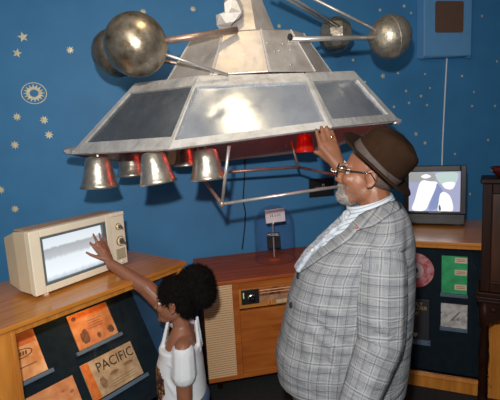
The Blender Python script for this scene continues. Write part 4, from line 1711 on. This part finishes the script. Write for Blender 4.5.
# hat
hu = V((.66, -.36, .66)).normalized()
hf = V((-.70, .02, .70))
hf = (hf - hu * hf.dot(hu)).normalized()
hl = hu.cross(hf)
HB = at(375.5, 164.5, 1.54)
HATM = basis(HB, hf, hl, hu)
bm = B()
n = 48
rings = []
for (rx, ry, z, curl) in ((.150, .136, .0035, 1), (.165, .150, .001, 1), (.166, .151, -.003, 1), (.150, .136, -.002, 1), (.095, .080, -.006, 0)):
    r = []
    for k in range(n):
        a = 2 * PI * k / n
        zz = z + (.020 * (abs(math.sin(a)) ** 2) + .014 * max(0, -math.cos(a)) ** 2) * curl
        r.append(HATM @ V((rx * math.cos(a), ry * math.sin(a), zz)))
    rings.append(r)
inner = [HATM @ V((.104 * math.cos(2 * PI * k / n), .090 * math.sin(2 * PI * k / n), .002)) for k in range(n)]
rings = [inner] + rings
loft(bm, rings, cap=False)
hat = obj('hat', bm, M_HAT, man, world=True, smooth=True, label='dark brown felt hat')
bm = B()
rings = []
for j in range(15):
    t = j / 14
    z = .145 * t if t < .86 else .145 * .86 + .016 * (t - .86) / .14
    sc_ = 1 - .13 * t if t <= .72 else (1 - .13 * .72) * math.sqrt(max(0, 1 - ((t - .72) / .29) ** 2)) 
    r = []
    for k in range(n):
        a = 2 * PI * k / n
        x, y = .110 * sc_ * math.cos(a), .097 * sc_ * math.sin(a)
        zz = z
        if t > .55:
            zz -= .030 * math.exp(-(y / .022) ** 2) * (t - .55) / .45
            zz -= .018 * max(0, x / .1) * (t - .55) / .45
        pin = 1 - .22 * max(0, t - .25) * max(0, math.cos(a)) ** 2
        r.append(HATM @ V((x, y * pin, zz)))
    rings.append(r)
loft(bm, rings, cap=True)
obj('crown', bm, M_HAT, hat, world=True, smooth=True)
bm = B()
rb = [[HATM @ V((rx * math.cos(2 * PI * k / n), ry * math.sin(2 * PI * k / n), z)) for k in range(n)] for rx, ry, z in ((.1115, .0985, .003), (.1125, .0995, .004), (.1090, .0965, .030), (.108, .0955, .031))]
loft(bm, rb, cap=False)
obj('ribbon', bm, M_BAND, hat, world=True, smooth=True)
bm = B()
bowc = HATM @ V((-.012, .099, .016))
ellipsoid(bm, bowc, (.026, .007, .016), Matrix((hf, hl, hu)).transposed(), 3)
obj('ribbon_bow', bm, M_BAND, hat, world=True, smooth=True)

# ---------------- the girl
YG = 2.0
girl = thing('person', 'small girl in a white t-shirt reaching up to touch the cream television screen', 'person', (-.39, YG, 0))
s = .90
R3 = person_frame(math.radians(5), math.radians(3))
ear = at(171.5, 309, 1.935)
hc = ear - R3 @ (V((-.006, .080, -.004)) * s)
GM = Matrix.Translation(hc) @ R3.to_4x4()
GR = [(.80, -.425, -.335, .045), (.765, -.445, -.318, .075), (.735, -.462, -.304, .11), (.66, -.492, -.294, .118), (.58, -.515, -.288, .115), (.47, -.520, -.283, .115), (.38, -.515, -.28, .122), (.30, -.50, -.285, .122)]
bm = B()
head_caps(bm, GM, s)
capsule(bm, GM @ (V((-.02, 0, -.05)) * s), .040, V((-.375, YG, .76)), .044)
loft(bm, torso([(z, a + .012, b - .012, h - .012) for z, a, b, h in GR], YG, .34, .79, 14, 0, 32))
capsule(bm, at(172, 341, 1.97), .028, at(189, 341, 1.985), .026)
for k in (-1, 1):
    chain(bm, [(V((-.38, YG + .06 * k, .42)), .07), (V((-.38, YG + .062 * k, .24)), .05), (V((-.37, YG + .062 * k, .05)), .033), (V((-.45, YG + .065 * k, .03)), .026)])
gs, ge, gw = at(183, 350, 1.895), at(185, 402, 1.88), at(172, 440, 1.86)
chain(bm, [(V((-.36, YG - .05, .72)), .045), (gs, .046), (ge, .039), (gw, .024)])
pd = (gw - ge).normalized()
sd = V((0, -1, 0)).cross(pd).normalized()
palm = [gw + pd * .055 + sd * (.020 - .0135 * k) for k in range(4)]
fin = [[p + pd * .016, p + pd * .036 + V((0, .008, 0)), p + pd * .052 + V((0, .018, 0))] for p in palm]
hand_caps(bm, gw, palm, fin, [gw + pd * .028 + sd * .028, gw + pd * .05 + sd * .033, gw + pd * .066 + sd * .030], .018, .0095, .0066)
fs = V((-.375, YG + .10, .735))
fe, fw_ = at(147, 288, 2.12), at(111, 264, 2.17)
chain(bm, [(V((-.37, YG + .05, .73)), .045), (fs, .052), (fe, .045), (fw_, .028)])
palm = [at(94.5, 247, 2.195), at(98, 243.5, 2.21), at(102, 243.5, 2.225), at(106, 246, 2.235)]
fin = [[at(91, 244, 2.195), at(88.5, 241.5, 2.20), at(86.5, 239.5, 2.20)],
       [at(96, 240, 2.21), at(94.5, 237, 2.215), at(93.2, 234, 2.218)],
       [at(101, 239.5, 2.23), at(100, 236.5, 2.232), at(99.2, 233.5, 2.235)],
       [at(106, 242, 2.245), at(105.3, 239.5, 2.25), at(104.5, 237, 2.25)]]
hand_caps(bm, fw_, palm, fin, [at(97, 257, 2.165), at(91, 255, 2.165), at(86.5, 252.5, 2.165)], .021, .0125, .0078)
ellipsoid(bm, at(103, 253, 2.195), (.028, .016, .030), None, 3)
link('body', fuse(bm, .0045, 3), M_SKING, girl, True, True)
eyes(GM, s, girl)
# hair drawn up into a puff
bm = B()


def ge_(c, r):
    ellipsoid(bm, GM @ (V(c) * s), [k * s for k in r], GM.to_3x3())


ge_((-.024, 0, .056), (.108, .090, .092))
ge_((-.055, 0, .010), (.062, .078, .065))
ge_((-.07, .0, -.035), (.045, .055, .05))
ellipsoid(bm, at(196, 283, 2.03), (.092, .09, .088))
ellipsoid(bm, at(203, 292, 2.02), (.064, .075, .075))
hme = fuse(bm, .006, 2)
rnd = random.Random(5)
for v_ in hme.vertices:
    v_.co += v_.normal * rnd.uniform(-.003, .004)
bm = B()
bm.from_mesh(hme)
spikes(bm, hme, 9000, .020, .0013, 9)
obj('hair', bm, M_HAIR, girl, world=True, recalc=False)
# t-shirt
TR = [(z, a - .006, b + .006, h + .006) for z, a, b, h in GR if z < .69]
TR = [(.772, -.405, -.318, .06)] + TR if False else TR
bm = B()
loft(bm, torso(TR, YG, .36, .695, 22, 0, 48))
capsule(bm, V((-.385, YG - .04, .675)), .060, gs + V((0, .004, -.014)), .056)
capsule(bm, V((-.385, YG + .04, .675)), .060, fs + V((0, -.004, -.014)), .056)
chain(bm, [(gs + V((0, .002, -.014)), .056), (gs.lerp(ge, .35), .060), (gs.lerp(ge, .47), .062)])
chain(bm, [(fs, .056), (fs.lerp(fe, .28), .056)])
for a, b in (((161.5, 352, 1.975), (168, 321, 1.985)), ((199.5, 350, 1.975), (196, 321, 1.985))):
    for d_ in (0, .06):
        capsule(bm, at(*a) + V((0, d_, 0)), .013, at(*b) + V((0, d_ * .7, 0)), .009)
tme = fuse(bm, .006, 3)
wrinkle(tme, [(at(168, 365, 1.88), at(190, 372, 1.88), .014, .006), (at(165, 380, 1.88), at(176, 396, 1.88), .016, .006), (at(195, 365, 1.9), at(203, 395, 1.9), .012, .006), (at(180, 362, 1.83), at(196, 378, 1.83), .012, .005)])
tb = BVHTree.FromPolygons([v.co.copy() for v in tme.vertices], [p.vertices[:] for p in tme.polygons])
tee = link('t_shirt', tme, M_TEE, girl, True, True)
m, nt, b = newmat('tee_print')
tc = N(nt, 'ShaderNodeTexCoord')
vo = N(nt, 'ShaderNodeTexVoronoi')
vo.inputs['Scale'].default_value = 70
nt.links.new(tc.outputs['Object'], vo.inputs['Vector'])
nt.links.new(ramp(nt, vo.outputs['Color'], [(.25, (.02, .015, .015)), (.45, (.10, .03, .03)), (.6, (.35, .2, .06)), (.8, (.03, .02, .02))]), b.inputs['Base Color'])
bm = B()
g = []
for i in range(13):
    row = []
    for j in range(13):
        loc, nn_, ii, dd = tb.ray_cast(V((-.395, YG, 0)) + V((-.80, -.60, 0)) * .8 + V((.60, -.80, 0)) * (-.055 + .10 * i / 12) + V((0, 0, .44 + .17 * j / 12)), V((.80, .60, 0)))
        row.append(bm.verts.new(loc + nn_ * .0015) if loc else None)
    g.append(row)
for i in range(12):
    for j in range(12):
        q = (g[i][j], g[i + 1][j], g[i + 1][j + 1], g[i][j + 1])
        if all(q) and ((i - 5.5) / 6.2) ** 2 + ((j - 5.5) / 6.2) ** 2 < 1:
            bm.faces.new(q)
for v_ in [v_ for v_ in bm.verts if not v_.link_faces]:
    bm.verts.remove(v_)
obj('shirt_print', bm, m, tee, world=True)
# jeans and shoes
bm = B()
ellipsoid(bm, V((-.385, YG, .40)), (.125, .128, .10))
for k in (-1, 1):
    chain(bm, [(V((-.38, YG + .06 * k, .38)), .082), (V((-.38, YG + .062 * k, .22)), .062), (V((-.37, YG + .062 * k, .075)), .050)])
link('jeans', fuse(bm, .008, 3), M_JEANS, girl, True, True)
for k in (-1, 1):
    bm = B()
    chain(bm, [(V((-.36, YG + .062 * k, .034)), .033), (V((-.42, YG + .065 * k, .034)), .034), (V((-.475, YG + .068 * k, .028)), .027)])
    me = fuse(bm, .006, 2)
    for v_ in me.vertices:
        v_.co.z = max(.001, v_.co.z)
    link('shoe', me, plain('shoe_white%d' % (k + 1), (.6, .6, .62), .5), girl, True, True)
